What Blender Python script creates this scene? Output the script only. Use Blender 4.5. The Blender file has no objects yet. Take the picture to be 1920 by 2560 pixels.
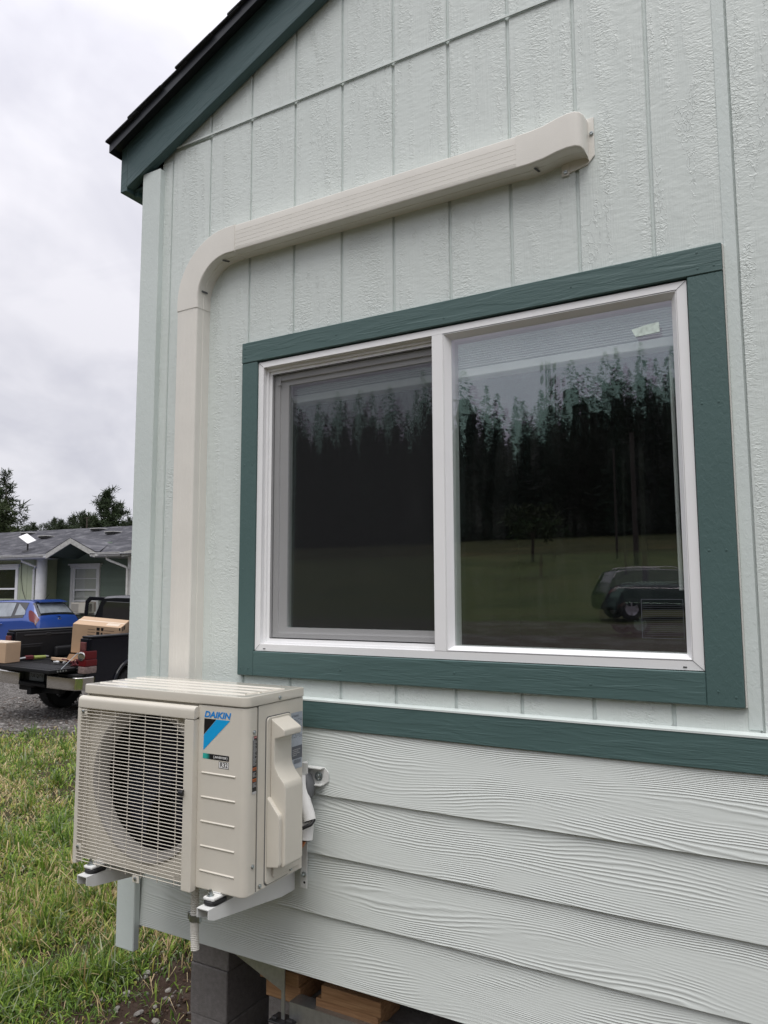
import bpy, bmesh, math, random
import numpy as np
from mathutils import Vector, Matrix, noise as mnoise

random.seed(7)
rng = np.random.default_rng(7)
scene = bpy.context.scene
COL = scene.collection
rad = math.radians

# ------------------------------------------------------------------ camera, sky, sun, exposure
cam_d = bpy.data.cameras.new("camera")
cam = bpy.data.objects.new("camera", cam_d)
COL.objects.link(cam)
scene.camera = cam
CAM = Vector((1.9574, -2.0792, 0.0))
yaw, pitch, roll = rad(29.6807), rad(6.0226), rad(-0.2012)
fwd = Vector((-math.sin(yaw) * math.cos(pitch), math.cos(yaw) * math.cos(pitch), math.sin(pitch)))
rgt = Vector((math.cos(yaw), math.sin(yaw), 0))
upv = rgt.cross(fwd)
r2 = rgt * math.cos(roll) + upv * math.sin(roll)
u2 = -rgt * math.sin(roll) + upv * math.cos(roll)
cam.matrix_world = Matrix(((r2.x, u2.x, -fwd.x, CAM.x), (r2.y, u2.y, -fwd.y, CAM.y),
                           (r2.z, u2.z, -fwd.z, CAM.z), (0, 0, 0, 1)))
cam_d.sensor_fit = 'VERTICAL'
cam_d.sensor_height = 36.0
cam_d.sensor_width = 27.0
cam_d.lens = 1879.2 / 2560 * 36.0
cam_d.clip_start = 0.05
cam_d.clip_end = 3000

scene.view_settings.view_transform = 'Standard'
scene.view_settings.look = 'None'
scene.view_settings.gamma = 1
scene.view_settings.use_curve_mapping = False
scene.view_settings.exposure = 0.62

SUN_EL, SUN_AZ = rad(64), rad(160)      # azimuth measured from +y towards +x: the light comes from behind the camera
sun_d = bpy.data.lights.new("sun", 'SUN')
sun_d.energy = 1.25
sun_d.angle = rad(40)
sun_d.color = (1.0, 0.965, 0.92)
sun = bpy.data.objects.new("sun", sun_d)
sdir = Vector((math.sin(SUN_AZ) * math.cos(SUN_EL), math.cos(SUN_AZ) * math.cos(SUN_EL), math.sin(SUN_EL)))
sun.rotation_euler = sdir.to_track_quat('Z', 'Y').to_euler()
sun.location = (0, -8, 12)
COL.objects.link(sun)


def nd(nt, typ, ins=None, **props):
    n = nt.nodes.new('ShaderNode' + typ)
    for k, v in props.items():
        setattr(n, k, v)
    for k, v in (ins or {}).items():
        s = n.inputs[k]
        if isinstance(v, bpy.types.NodeSocket):
            nt.links.new(v, s)
        else:
            s.default_value = v
    return n


def mth(nt, op, a, b=None, c=None, clamp=False):
    ins = {0: a}
    if b is not None:
        ins[1] = b
    if c is not None:
        ins[2] = c
    return nd(nt, 'Math', ins, operation=op, use_clamp=clamp).outputs[0]


def ramp(nt, fac, stops):
    n = nd(nt, 'ValToRGB', {0: fac})
    el = n.color_ramp.elements
    while len(el) < len(stops):
        el.new(0.5)
    for e, (p, c) in zip(el, stops):
        e.position = p
        e.color = c if len(c) == 4 else (*c, 1)
    return n.outputs[0]


def mixc(nt, fac, a, b, blend='MIX'):
    n = nd(nt, 'Mix', data_type='RGBA', blend_type=blend)
    for idx, v in ((0, fac), (6, a), (7, b)):
        if isinstance(v, bpy.types.NodeSocket):
            nt.links.new(v, n.inputs[idx])
        elif idx == 0:
            n.inputs[0].default_value = v
        else:
            n.inputs[idx].default_value = v if len(v) == 4 else (*v, 1)
    return n.outputs[2]


world = bpy.data.worlds.new("World")
scene.world = world
world.use_nodes = True
wt = world.node_tree
wt.nodes.clear()
w_out = wt.nodes.new('ShaderNodeOutputWorld')
w_bg = wt.nodes.new('ShaderNodeBackground')
w_bg.inputs[1].default_value = 0.1
w_sky = wt.nodes.new('ShaderNodeTexSky')
w_sky.sky_type = 'NISHITA'
w_sky.sun_disc = False
w_sky.sun_elevation = SUN_EL
w_sky.sun_rotation = SUN_AZ
w_tc = wt.nodes.new('ShaderNodeTexCoord')
w_sep = nd(wt, 'SeparateXYZ', {0: w_tc.outputs['Generated']})
w_el = mth(wt, 'MAXIMUM', w_sep.outputs[2], 0.0)
# overcast deck: projected onto a flat ceiling so the clouds get smaller towards the horizon
w_den = mth(wt, 'ADD', w_el, 0.42)
w_px = mth(wt, 'DIVIDE', w_sep.outputs[0], w_den)
w_py = mth(wt, 'DIVIDE', w_sep.outputs[1], w_den)
w_v = nd(wt, 'CombineXYZ', {0: w_px, 1: w_py, 2: 3.7}).outputs[0]
w_n1 = nd(wt, 'TexNoise', {'Vector': w_v, 'Scale': 2.4, 'Detail': 5.0, 'Roughness': 0.55, 'Distortion': 0.4}).outputs[0]
w_n2 = nd(wt, 'TexNoise', {'Vector': w_v, 'Scale': 7.0, 'Detail': 4.0, 'Roughness': 0.5, 'Distortion': 0.6}).outputs[0]
w_c = mth(wt, 'ADD', mth(wt, 'MULTIPLY', w_n1, 0.75), mth(wt, 'MULTIPLY', w_n2, 0.25))
w_tone = ramp(wt, w_c, [(0.40, (0.81, 0.80, 0.88)), (0.50, (0.91, 0.898, 0.968)), (0.60, (1.04, 1.02, 1.08))])
w_grad = mth(wt, 'MULTIPLY_ADD', mth(wt, 'POWER', w_el, 2.0), 1.05, 0.82)      # overcast sky: brighter towards the zenith
w_gv = nd(wt, 'CombineXYZ', {0: w_grad, 1: w_grad, 2: w_grad}).outputs[0]
w_cl = nd(wt, 'VectorMath', {0: w_tone, 1: w_gv}, operation='MULTIPLY').outputs[0]
w_cl = nd(wt, 'VectorMath', {0: w_cl, 1: (6.1, 6.1, 6.1)}, operation='MULTIPLY').outputs[0]
w_mix = mixc(wt, 0.93, w_sky.outputs[0], w_cl)
wt.links.new(w_mix, w_bg.inputs[0])
wt.links.new(w_bg.outputs[0], w_out.inputs[0])

# ------------------------------------------------------------------ materials
MATS = {}


def new_mat(name):
    m = bpy.data.materials.new(name)
    m.use_nodes = True
    nt = m.node_tree
    return m, nt, nt.nodes['Principled BSDF']


def simple(name, col, rough=0.5, metal=0.0, var=0.0, vscale=20.0, bump=0.0, bscale=200.0, spec=0.5, coat=0.0, rand=0.0):
    """plain surface with slight tone variation and fine relief"""
    m, nt, b = new_mat(name)
    b.inputs['Base Color'].default_value = (*col, 1)
    b.inputs['Roughness'].default_value = rough
    b.inputs['Metallic'].default_value = metal
    b.inputs['Specular IOR Level'].default_value = spec
    b.inputs['Coat Weight'].default_value = coat
    if coat:
        b.inputs['Coat Roughness'].default_value = 0.04
    tc = nd(nt, 'TexCoord')
    if var or rand:
        n = nd(nt, 'TexNoise', {'Vector': tc.outputs['Object'], 'Scale': vscale, 'Detail': 4.0, 'Roughness': 0.6}).outputs[0]
        lo = tuple(c * (1 - var) for c in col)
        hi = tuple(min(1, c * (1 + var)) for c in col)
        c = mixc(nt, ramp(nt, n, [(0.3, (0, 0, 0)), (0.7, (1, 1, 1))]), lo, hi)
        if rand:
            oi = nd(nt, 'ObjectInfo')
            f = mth(nt, 'MULTIPLY_ADD', oi.outputs['Random'], 2 * rand, 1 - rand)
            c = nd(nt, 'VectorMath', {0: c, 3: f}, operation='SCALE').outputs[0]
        nt.links.new(c, b.inputs['Base Color'])
    if bump:
        n = nd(nt, 'TexNoise', {'Vector': tc.outputs['Object'], 'Scale': bscale, 'Detail': 3.0, 'Roughness': 0.6}).outputs[0]
        bp = nd(nt, 'Bump', {'Strength': 1.0, 'Distance': bump, 'Height': n})
        nt.links.new(bp.outputs[0], b.inputs['Normal'])
    MATS[name] = m
    return m


def rand_offset(nt, base):
    oi = nd(nt, 'ObjectInfo')
    off = nd(nt, 'CombineXYZ', {0: mth(nt, 'MULTIPLY', oi.outputs['Random'], 31.0), 1: 0.0,
                                2: mth(nt, 'MULTIPLY', oi.outputs['Random'], 17.0)}).outputs[0]
    return nd(nt, 'VectorMath', {0: base, 1: off}, operation='ADD').outputs[0], oi.outputs['Random']


def vscale(nt, v, s):
    return nd(nt, 'VectorMath', {0: v, 1: s}, operation='MULTIPLY').outputs[0]


def noise(nt, v, scale=1.0, detail=3.0, rough=0.55, dist=0.0):
    return nd(nt, 'TexNoise', {'Vector': v, 'Scale': scale, 'Detail': detail, 'Roughness': rough, 'Distortion': dist}).outputs[0]


def sstep(nt, x, a, b):
    return nd(nt, 'MapRange', {0: x, 1: a, 2: b, 3: 0.0, 4: 1.0}, interpolation_type='SMOOTHSTEP').outputs[0]


def siding_mat():
    """painted rough-sawn panel: vertical saw grain, horizontal chatter and a few wormy ridges"""
    m, nt, b = new_mat('mint_panel_paint')
    tc = nd(nt, 'TexCoord')
    v, rnd = rand_offset(nt, tc.outputs['Object'])
    grain = noise(nt, vscale(nt, v, (260, 1, 9)), 1, 3, 0.6, 0.3)
    band = noise(nt, vscale(nt, v, (14, 1, 1.3)), 1, 2, 0.5, 0.6)
    chat = noise(nt, vscale(nt, v, (85, 1, 165)), 1, 3, 0.55, 0.8)
    worm = noise(nt, vscale(nt, v, (46, 1, 30)), 1, 2, 0.5, 1.2)
    wl = mth(nt, 'ABSOLUTE', mth(nt, 'SUBTRACT', worm, 0.5))
    wl = mth(nt, 'SUBTRACT', 1.0, sstep(nt, wl, 0.0, 0.045))
    wmask = sstep(nt, noise(nt, vscale(nt, v, (22, 1, 2.6)), 1, 2, 0.5, 0.3), 0.53, 0.62)
    smooth = sstep(nt, noise(nt, vscale(nt, v, (9, 1, 3)), 1, 2), 0.35, 0.6)
    mb = sstep(nt, band, 0.42, 0.58)
    inv = mth(nt, 'SUBTRACT', 1.0, mb)
    h = mth(nt, 'MULTIPLY', mth(nt, 'MULTIPLY', chat, mb), 1.25)
    h = mth(nt, 'MULTIPLY_ADD', mth(nt, 'MULTIPLY', grain, mth(nt, 'MULTIPLY_ADD', inv, 0.8, 0.15)), 0.8, h)
    h = mth(nt, 'MULTIPLY', h, mth(nt, 'MULTIPLY_ADD', smooth, 0.75, 0.3))
    h = mth(nt, 'MULTIPLY_ADD', mth(nt, 'MULTIPLY', wl, wmask), 0.28, h)
    blob = noise(nt, vscale(nt, v, (30, 1, 60)), 1, 2, 0.5, 0.2)
    h = mth(nt, 'MULTIPLY_ADD', blob, 0.45, h)
    bp = nd(nt, 'Bump', {'Strength': 1.0, 'Distance': 0.0025, 'Height': h})
    nt.links.new(bp.outputs[0], b.inputs['Normal'])
    big = noise(nt, vscale(nt, v, (1.7, 1, 1.1)), 1, 4)
    c = mixc(nt, big, (0.640, 0.698, 0.668), (0.672, 0.725, 0.698))
    # a little dust settled in the saw marks
    dirt = sstep(nt, noise(nt, vscale(nt, v, (5, 1, 2)), 1, 6, 0.7), 0.58, 0.75)
    c = mixc(nt, mth(nt, 'MULTIPLY', dirt, 0.06), c, (0.52, 0.56, 0.53))
    nt.links.new(c, b.inputs['Base Color'])
    b.inputs['Roughness'].default_value = 0.40
    b.inputs['Specular IOR Level'].default_value = 0.55
    MATS['siding'] = m


def lap_mat():
    """embossed cedar grain of painted lap boards: rings drawn out along the board"""
    m, nt, b = new_mat('mint_lap_paint')
    tc = nd(nt, 'TexCoord')
    v, rnd = rand_offset(nt, tc.outputs['Object'])
    sep = nd(nt, 'SeparateXYZ', {0: v})
    warp = noise(nt, vscale(nt, v, (1.15, 1, 5.5)), 1, 1.0, 0.4, 0.1)
    fine = noise(nt, vscale(nt, v, (9, 1, 26)), 1, 2, 0.5)
    ph = mth(nt, 'MULTIPLY', sep.outputs[2], 860.0)
    ph = mth(nt, 'MULTIPLY_ADD', warp, 120.0, ph)
    ph = mth(nt, 'MULTIPLY_ADD', fine, 6.0, ph)
    ph = mth(nt, 'MULTIPLY_ADD', noise(nt, vscale(nt, v, (0.55, 1, 15)), 1, 1, 0.4), 34.0, ph)
    s = mth(nt, 'MULTIPLY_ADD', mth(nt, 'SINE', ph), 0.5, 0.5)
    s = mth(nt, 'POWER', s, 1.6)
    amp = sstep(nt, noise(nt, vscale(nt, v, (2.6, 1, 11)), 1, 2, 0.5, 0.4), 0.40, 0.62)
    amp = mth(nt, 'MULTIPLY_ADD', amp, 0.88, 0.12)
    h = mth(nt, 'MULTIPLY', s, amp)
    streak = noise(nt, vscale(nt, v, (22, 1, 330)), 1, 2, 0.5)
    smask = sstep(nt, noise(nt, vscale(nt, v, (3, 1, 9)), 1, 2), 0.46, 0.6)
    h = mth(nt, 'MULTIPLY_ADD', mth(nt, 'MULTIPLY', streak, smask), 0.55, h)
    bp = nd(nt, 'Bump', {'Strength': 1.0, 'Distance': 0.00105, 'Height': h})
    nt.links.new(bp.outputs[0], b.inputs['Normal'])
    big = noise(nt, vscale(nt, v, (1.1, 1, 3)), 1, 4)
    c = mixc(nt, big, (0.665, 0.710, 0.680), (0.705, 0.745, 0.718))
    # odd specks of splashed mud and grit
    vo = nd(nt, 'TexVoronoi', {'Vector': v, 'Scale': 55.0})
    sp = mth(nt, 'MULTIPLY', mth(nt, 'SUBTRACT', 1.0, sstep(nt, vo.outputs['Distance'], 0.04, 0.10)),
             mth(nt, 'GREATER_THAN', nd(nt, 'SeparateColor', {0: vo.outputs['Color']}).outputs[0], 0.93))
    c = mixc(nt, mth(nt, 'MULTIPLY', sp, 0.55), c, (0.26, 0.23, 0.19))
    nt.links.new(c, b.inputs['Base Color'])
    b.inputs['Roughness'].default_value = 0.42
    MATS['lap'] = m


def trim_mat(name, col, along='x', strength=0.0011, rough=0.5, slope=0):
    """painted rough-sawn trim board with grain along its length"""
    m, nt, b = new_mat(name)
    tc = nd(nt, 'TexCoord')
    v, rnd = rand_offset(nt, tc.outputs['Object'])
    if slope:
        v = nd(nt, 'VectorRotate', {0: v, 'Angle': math.atan(slope)}, rotation_type='Y_AXIS').outputs[0]
    sc = {'x': (14, 60, 210), 'z': (210, 60, 14), 'rough': (190, 190, 150)}[along]
    sc2 = {'x': (5, 30, 38), 'z': (38, 30, 5), 'rough': (70, 70, 45)}[along]
    g = noise(nt, vscale(nt, v, sc), 1, 4, 0.6, 0.5)
    g2 = noise(nt, vscale(nt, v, sc2), 1, 3, 0.5, 0.8)
    h = mth(nt, 'MULTIPLY_ADD', g, mth(nt, 'MULTIPLY_ADD', sstep(nt, g2, 0.4, 0.6), 0.7, 0.35), mth(nt, 'MULTIPLY', g2, 0.5))
    bp = nd(nt, 'Bump', {'Strength': 1.0, 'Distance': strength, 'Height': h})
    nt.links.new(bp.outputs[0], b.inputs['Normal'])
    big = noise(nt, vscale(nt, v, (3, 3, 3)), 1, 4)
    lo = tuple(c * 0.9 for c in col)
    hi = tuple(c * 1.1 for c in col)
    nt.links.new(mixc(nt, big, lo, hi), b.inputs['Base Color'])
    b.inputs['Roughness'].default_value = rough
    MATS[name] = m


siding_mat()
lap_mat()
GREEN = (0.068, 0.124, 0.119)
MINT = (0.630, 0.695, 0.672)
trim_mat('green_x', GREEN, 'x')
trim_mat('green_z', GREEN, 'rough', 0.0005)
trim_mat('green_rake', (0.056, 0.104, 0.108), 'x', 0.0019, slope=0.465)
trim_mat('mint_board', MINT, 'rough', 0.0005)
simple('mint_plain', MINT, 0.45, var=0.05, vscale=6, bump=0.0006, bscale=160)
simple('flashing', (0.67, 0.73, 0.705), 0.4, var=0.04)
simple('caulk', (0.62, 0.62, 0.58), 0.6)
simple('vinyl', (0.85, 0.855, 0.855), 0.32, var=0.02, vscale=9)
simple('black_rubber', (0.012, 0.012, 0.013), 0.55)
simple('blind', (0.86, 0.87, 0.87), 0.5)
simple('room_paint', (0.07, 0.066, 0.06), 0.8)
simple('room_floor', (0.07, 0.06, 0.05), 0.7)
simple('sticker', (0.62, 0.72, 0.66), 0.35, var=0.18, vscale=90)
simple('shingle', (0.022, 0.023, 0.027), 0.9, var=0.4, vscale=120, bump=0.002, bscale=400, rand=0.15)
simple('drip_edge', (0.02, 0.024, 0.03), 0.4)
simple('soffit', (0.07, 0.12, 0.115), 0.6)
simple('ivory', (0.765, 0.745, 0.685), 0.38, var=0.035, vscale=7, bump=0.0002, bscale=300)
simple('ac_paint', (0.645, 0.612, 0.532), 0.40, var=0.035, vscale=9, bump=0.00025, bscale=500)
simple('ac_wire', (0.66, 0.62, 0.54), 0.35)
simple('ac_inner', (0.33, 0.315, 0.29), 0.5, var=0.05)
simple('fan_blade', (0.012, 0.014, 0.024), 0.5, spec=0.12)
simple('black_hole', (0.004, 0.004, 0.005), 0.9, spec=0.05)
simple('blue_print', (0.005, 0.36, 0.74), 0.35)
simple('logo_blue', (0.01, 0.24, 0.66), 0.35)
simple('black_print', (0.008, 0.008, 0.010), 0.4)
simple('teal_print', (0.02, 0.42, 0.36), 0.4)
simple('white_print', (0.78, 0.78, 0.76), 0.4)
simple('orange_print', (0.55, 0.14, 0.03), 0.4)
simple('red_print', (0.5, 0.03, 0.03), 0.4)
simple('grey_label', (0.38, 0.42, 0.47), 0.35, var=0.1, vscale=200)
simple('text_grey', (0.10, 0.11, 0.13), 0.5)
simple('pale_text', (0.50, 0.50, 0.50), 0.5)
simple('galv', (0.50, 0.51, 0.50), 0.42, metal=0.75, var=0.12, vscale=60)
simple('zinc', (0.46, 0.50, 0.50), 0.28, metal=0.95, var=0.12, vscale=80)
simple('white_metal', (0.72, 0.73, 0.71), 0.38, var=0.02)
simple('insulation', (0.80, 0.80, 0.78), 0.65, bump=0.0008, bscale=250)
simple('copper', (0.62, 0.25, 0.12), 0.3, metal=0.9)
simple('grey_pvc', (0.10, 0.105, 0.11), 0.5)
simple('concrete_block', (0.26, 0.243, 0.228), 0.92, var=0.16, vscale=60, bump=0.0035, bscale=260, rand=0.08)
simple('dark_steel', (0.03, 0.03, 0.032), 0.55, var=0.2)
simple('under_floor', (0.05, 0.048, 0.045), 0.9)


def wood_mat():
    m, nt, b = new_mat('cedar')
    tc = nd(nt, 'TexCoord')
    v, rnd = rand_offset(nt, tc.outputs['Object'])
    g = noise(nt, vscale(nt, v, (6, 60, 120)), 1, 4, 0.6, 0.6)
    c = ramp(nt, g, [(0.25, (0.28, 0.14, 0.065)), (0.55, (0.46, 0.26, 0.125)), (0.8, (0.58, 0.37, 0.20))])
    nt.links.new(c, b.inputs['Base Color'])
    bp = nd(nt, 'Bump', {'Strength': 1.0, 'Distance': 0.001, 'Height': g})
    nt.links.new(bp.outputs[0], b.inputs['Normal'])
    b.inputs['Roughness'].default_value = 0.7
    MATS['cedar'] = m


wood_mat()


def glass_mat(name, ior, tint, dust=0.02, dcol=(0.55, 0.58, 0.56), rough=0.012):
    """coated pane: mirror by fresnel over clear, with a thin film of smeared dust"""
    m = bpy.data.materials.new(name)
    m.use_nodes = True
    nt = m.node_tree
    nt.nodes.clear()
    out = nd(nt, 'OutputMaterial')
    tc = nd(nt, 'TexCoord')
    geo = nd(nt, 'NewGeometry')
    cs = mth(nt, 'ABSOLUTE', nd(nt, 'VectorMath', {0: geo.outputs['Incoming'], 1: geo.outputs['Normal']}, operation='DOT_PRODUCT').outputs['Value'])
    f0 = ((ior - 1) / (ior + 1)) ** 2
    fr = mth(nt, 'MULTIPLY_ADD', mth(nt, 'POWER', mth(nt, 'SUBTRACT', 1.0, cs), 5.0), 1 - f0, f0)     # a thin sheet mirrors alike from both sides
    tr = nd(nt, 'BsdfTransparent', {'Color': (0.95, 0.97, 0.96, 1)}).outputs[0]
    gl = nd(nt, 'BsdfGlossy', {'Color': (*tint, 1), 'Roughness': rough}).outputs[0]
    m1 = nd(nt, 'MixShader', {0: fr, 1: tr, 2: gl}).outputs[0]
    df = nd(nt, 'BsdfDiffuse', {'Color': (*dcol, 1)}).outputs[0]
    v = tc.outputs['Object']
    st = noise(nt, vscale(nt, v, (34, 1, 3.2)), 1, 5, 0.6, 0.8)
    sw = noise(nt, vscale(nt, v, (4, 1, 4)), 1, 4, 0.6, 1.5)
    k = mth(nt, 'MULTIPLY', sstep(nt, st, 0.40, 0.78), sstep(nt, sw, 0.35, 0.75))
    k = mth(nt, 'MULTIPLY_ADD', k, dust * 2.2, dust * 0.35)
    m2 = nd(nt, 'MixShader', {0: k, 1: m1, 2: df}).outputs[0]
    nt.links.new(m2, out.inputs[0])
    MATS[name] = m


glass_mat('pane_outer', 2.45, (0.93, 0.87, 1.0), 0.010)
glass_mat('pane_inner', 2.3, (0.70, 1.0, 0.86), 0.003)
glass_mat('car_glass', 1.6, (1, 1, 1), 0.012, (0.3, 0.3, 0.3))
glass_mat('house_glass', 1.9, (0.95, 1, 0.97), 0.02)


def screen_mat():
    m = bpy.data.materials.new('insect_mesh')
    m.use_nodes = True
    nt = m.node_tree
    nt.nodes.clear()
    out = nd(nt, 'OutputMaterial')
    tr = nd(nt, 'BsdfTransparent').outputs[0]
    df = nd(nt, 'BsdfDiffuse', {'Color': (0.035, 0.036, 0.038, 1)}).outputs[0]
    tc = nd(nt, 'TexCoord')
    n = noise(nt, vscale(nt, tc.outputs['Object'], (3, 1, 260)), 1, 2)
    k = mth(nt, 'MULTIPLY_ADD', n, 0.08, 0.38)
    nt.links.new(nd(nt, 'MixShader', {0: k, 1: tr, 2: df}).outputs[0], out.inputs[0])
    MATS['screen'] = m


screen_mat()


def attr_mat(name, rough=0.6, trans=0.0):
    """base colour carried per blade or leaf"""
    m, nt, b = new_mat(name)
    a = nd(nt, 'Attribute', attribute_name='tint')
    nt.links.new(a.outputs['Color'], b.inputs['Base Color'])
    b.inputs['Roughness'].default_value = rough
    b.inputs['Specular IOR Level'].default_value = 0.22
    if trans:
        out = nt.nodes['Material Output']
        tl = nd(nt, 'BsdfTranslucent', {'Color': a.outputs['Color']}).outputs[0]
        mx = nd(nt, 'MixShader', {0: trans, 1: b.outputs[0], 2: tl}).outputs[0]
        nt.links.new(mx, out.inputs[0])
    MATS[name] = m


attr_mat('blade', 0.5, 0.3)
attr_mat('stone', 0.85)
attr_mat('needles', 0.7, 0.15)


# ------------------------------------------------------------------ mesh helpers
class MB:
    """collects shapes and links them as one mesh object"""

    def __init__(self):
        self.v, self.f, self.mi, self.cur = [], [], [], 0

    def add(self, verts, faces, mi=None):
        o = len(self.v)
        self.v.extend([tuple(p) for p in verts])
        self.f.extend([tuple(i + o for i in fc) for fc in faces])
        self.mi.extend([self.cur if mi is None else mi] * len(faces))
        return self

    def box(self, x0, x1, y0, y1, z0, z1, bev=0.0, M=None, seg=1, mi=None):
        if x0 > x1: x0, x1 = x1, x0
        if y0 > y1: y0, y1 = y1, y0
        if z0 > z1: z0, z1 = z1, z0
        bm = bmesh.new()
        bmesh.ops.create_cube(bm, size=1)
        for v in bm.verts:
            v.co = Vector(((x0 + x1) / 2 + v.co.x * (x1 - x0), (y0 + y1) / 2 + v.co.y * (y1 - y0), (z0 + z1) / 2 + v.co.z * (z1 - z0)))
        if bev:
            bmesh.ops.bevel(bm, geom=bm.edges[:], offset=bev, segments=seg, profile=0.5, affect='EDGES')
        return self._bm(bm, M, mi)

    def _bm(self, bm, M=None, mi=None):
        bm.verts.index_update()
        vs = [(M @ v.co if M else v.co.copy()) for v in bm.verts]
        fs = [[v.index for v in f.verts] for f in bm.faces]
        bm.free()
        return self.add(vs, fs, mi)

    def prism(self, poly, a0, a1, axis='y', bev=0.0, M=None, seg=1, mi=None):
        """poly in the two other axes (x,z for y; x,y for z; y,z for x), extruded a0..a1"""
        def P(p, a):
            if axis == 'y': return (p[0], a, p[1])
            if axis == 'z': return (p[0], p[1], a)
            return (a, p[0], p[1])
        bm = bmesh.new()
        A = [bm.verts.new(P(p, a0)) for p in poly]
        B = [bm.verts.new(P(p, a1)) for p in poly]
        bm.faces.new(A)
        bm.faces.new(B[::-1])
        n = len(poly)
        for i in range(n):
            bm.faces.new((A[i], B[i], B[(i + 1) % n], A[(i + 1) % n]))
        bmesh.ops.recalc_face_normals(bm, faces=bm.faces[:])
        if bev:
            es = [e for e in bm.edges if e.calc_face_angle(0) > 0.35]
            bmesh.ops.bevel(bm, geom=es, offset=bev, segments=seg, profile=0.5, affect='EDGES')
        return self._bm(bm, M, mi)

    def tube(self, pts, r, n=8, cap=True, mi=None):
        pts = [Vector(p) for p in pts]
        rs = r if isinstance(r, (list, tuple)) else [r] * len(pts)
        rings = []
        prev = None
        for i, p in enumerate(pts):
            t = (pts[min(i + 1, len(pts) - 1)] - pts[max(i - 1, 0)]).normalized()
            if prev is None:
                a = Vector((0, 0, 1)) if abs(t.z) < 0.9 else Vector((1, 0, 0))
                u = t.cross(a).normalized()
            else:
                u = (prev - t * prev.dot(t)).normalized()
            prev = u
            w = t.cross(u)
            rings.append([p + (u * math.cos(2 * math.pi * k / n) + w * math.sin(2 * math.pi * k / n)) * rs[i] for k in range(n)])
        vs = [q for ring in rings for q in ring]
        fs = []
        for i in range(len(pts) - 1):
            for k in range(n):
                k2 = (k + 1) % n
                fs.append((i * n + k, i * n + k2, (i + 1) * n + k2, (i + 1) * n + k))
        if cap:
            fs.append(tuple(range(n))[::-1])
            fs.append(tuple((len(pts) - 1) * n + k for k in range(n)))
        return self.add(vs, fs, mi)

    def lathe(self, prof, c, axis='y', n=32, mi=None):
        """prof: list of (radius, offset along axis)"""
        vs, fs = [], []
        for r, a in prof:
            for k in range(n):
                t = 2 * math.pi * k / n
                p, q = r * math.cos(t), r * math.sin(t)
                if axis == 'y': vs.append((c[0] + p, c[1] + a, c[2] + q))
                elif axis == 'x': vs.append((c[0] + a, c[1] + p, c[2] + q))
                else: vs.append((c[0] + p, c[1] + q, c[2] + a))
        for i in range(len(prof) - 1):
            for k in range(n):
                k2 = (k + 1) % n
                fs.append((i * n + k, (i + 1) * n + k, (i + 1) * n + k2, i * n + k2))
        return self.add(vs, fs, mi)

    def quad(self, a, b, c, d, mi=None):
        return self.add([a, b, c, d], [(0, 1, 2, 3)], mi)

    def loft(self, rings, closed=True, cap=True, mi=None):
        n = len(rings[0])
        vs = [q for r in rings for q in r]
        fs = []
        for i in range(len(rings) - 1):
            for k in range(n if closed else n - 1):
                k2 = (k + 1) % n
                fs.append((i * n + k, i * n + k2, (i + 1) * n + k2, (i + 1) * n + k))
        if cap:
            fs.append(tuple(range(n))[::-1])
            fs.append(tuple((len(rings) - 1) * n + k for k in range(n)))
        return self.add(vs, fs, mi)

    def mesh(self, name, mats, smooth=None):
        me = bpy.data.meshes.new(name)
        me.from_pydata(self.v, [], self.f)
        for m in (mats if isinstance(mats, (list, tuple)) else [mats]):
            me.materials.append(MATS[m] if isinstance(m, str) else m)
        if any(self.mi):
            me.polygons.foreach_set('material_index', self.mi)
        bm = bmesh.new()
        bm.from_mesh(me)
        bmesh.ops.recalc_face_normals(bm, faces=bm.faces[:])
        bm.to_mesh(me)
        bm.free()
        if smooth is not None:
            me.shade_smooth()
            me.set_sharp_from_angle(angle=rad(smooth))
        return me

    def build(self, name, mats, parent=None, smooth=None):
        o = bpy.data.objects.new(name, self.mesh(name, mats, smooth))
        COL.objects.link(o)
        if smooth is not None:
            wn = o.modifiers.new('flat faces stay flat', 'WEIGHTED_NORMAL')
            wn.keep_sharp = True
        if parent is not None:
            o.parent = parent
        return o


def tag(o, label=None, cat=None, group=None, kind=None):
    if label: o['label'] = label
    if cat: o['category'] = cat
    if group: o['group'] = group
    if kind: o['kind'] = kind
    return o


def thing(name, label, cat, loc=(0, 0, 0), group=None, M=None):
    o = bpy.data.objects.new(name, None)
    o.empty_display_size = 0.1
    COL.objects.link(o)
    if M is not None:
        o.matrix_world = M
    else:
        o.location = loc
    return tag(o, label, cat, group)


def link_copy(o, parent=None):
    c = o.copy()
    COL.objects.link(c)
    if parent is not None:
        c.parent = parent
    return c


_font_cache = {}


def text_verts(s, size=1.0, shear=0.0, bold=0.0):
    key = (s, size, shear, bold)
    if key not in _font_cache:
        cu = bpy.data.curves.new('lettering', 'FONT')
        cu.body = s
        cu.size = size
        cu.shear = shear
        cu.offset = bold
        cu.resolution_u = 4
        ob = bpy.data.objects.new('lettering', cu)
        COL.objects.link(ob)
        dg = bpy.context.evaluated_depsgraph_get()
        me = bpy.data.meshes.new_from_object(ob.evaluated_get(dg))
        _font_cache[key] = ([tuple(v.co) for v in me.vertices], [tuple(p.vertices) for p in me.polygons])
        bpy.data.objects.remove(ob)
        bpy.data.curves.remove(cu)
        bpy.data.meshes.remove(me)
    return _font_cache[key]


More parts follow.
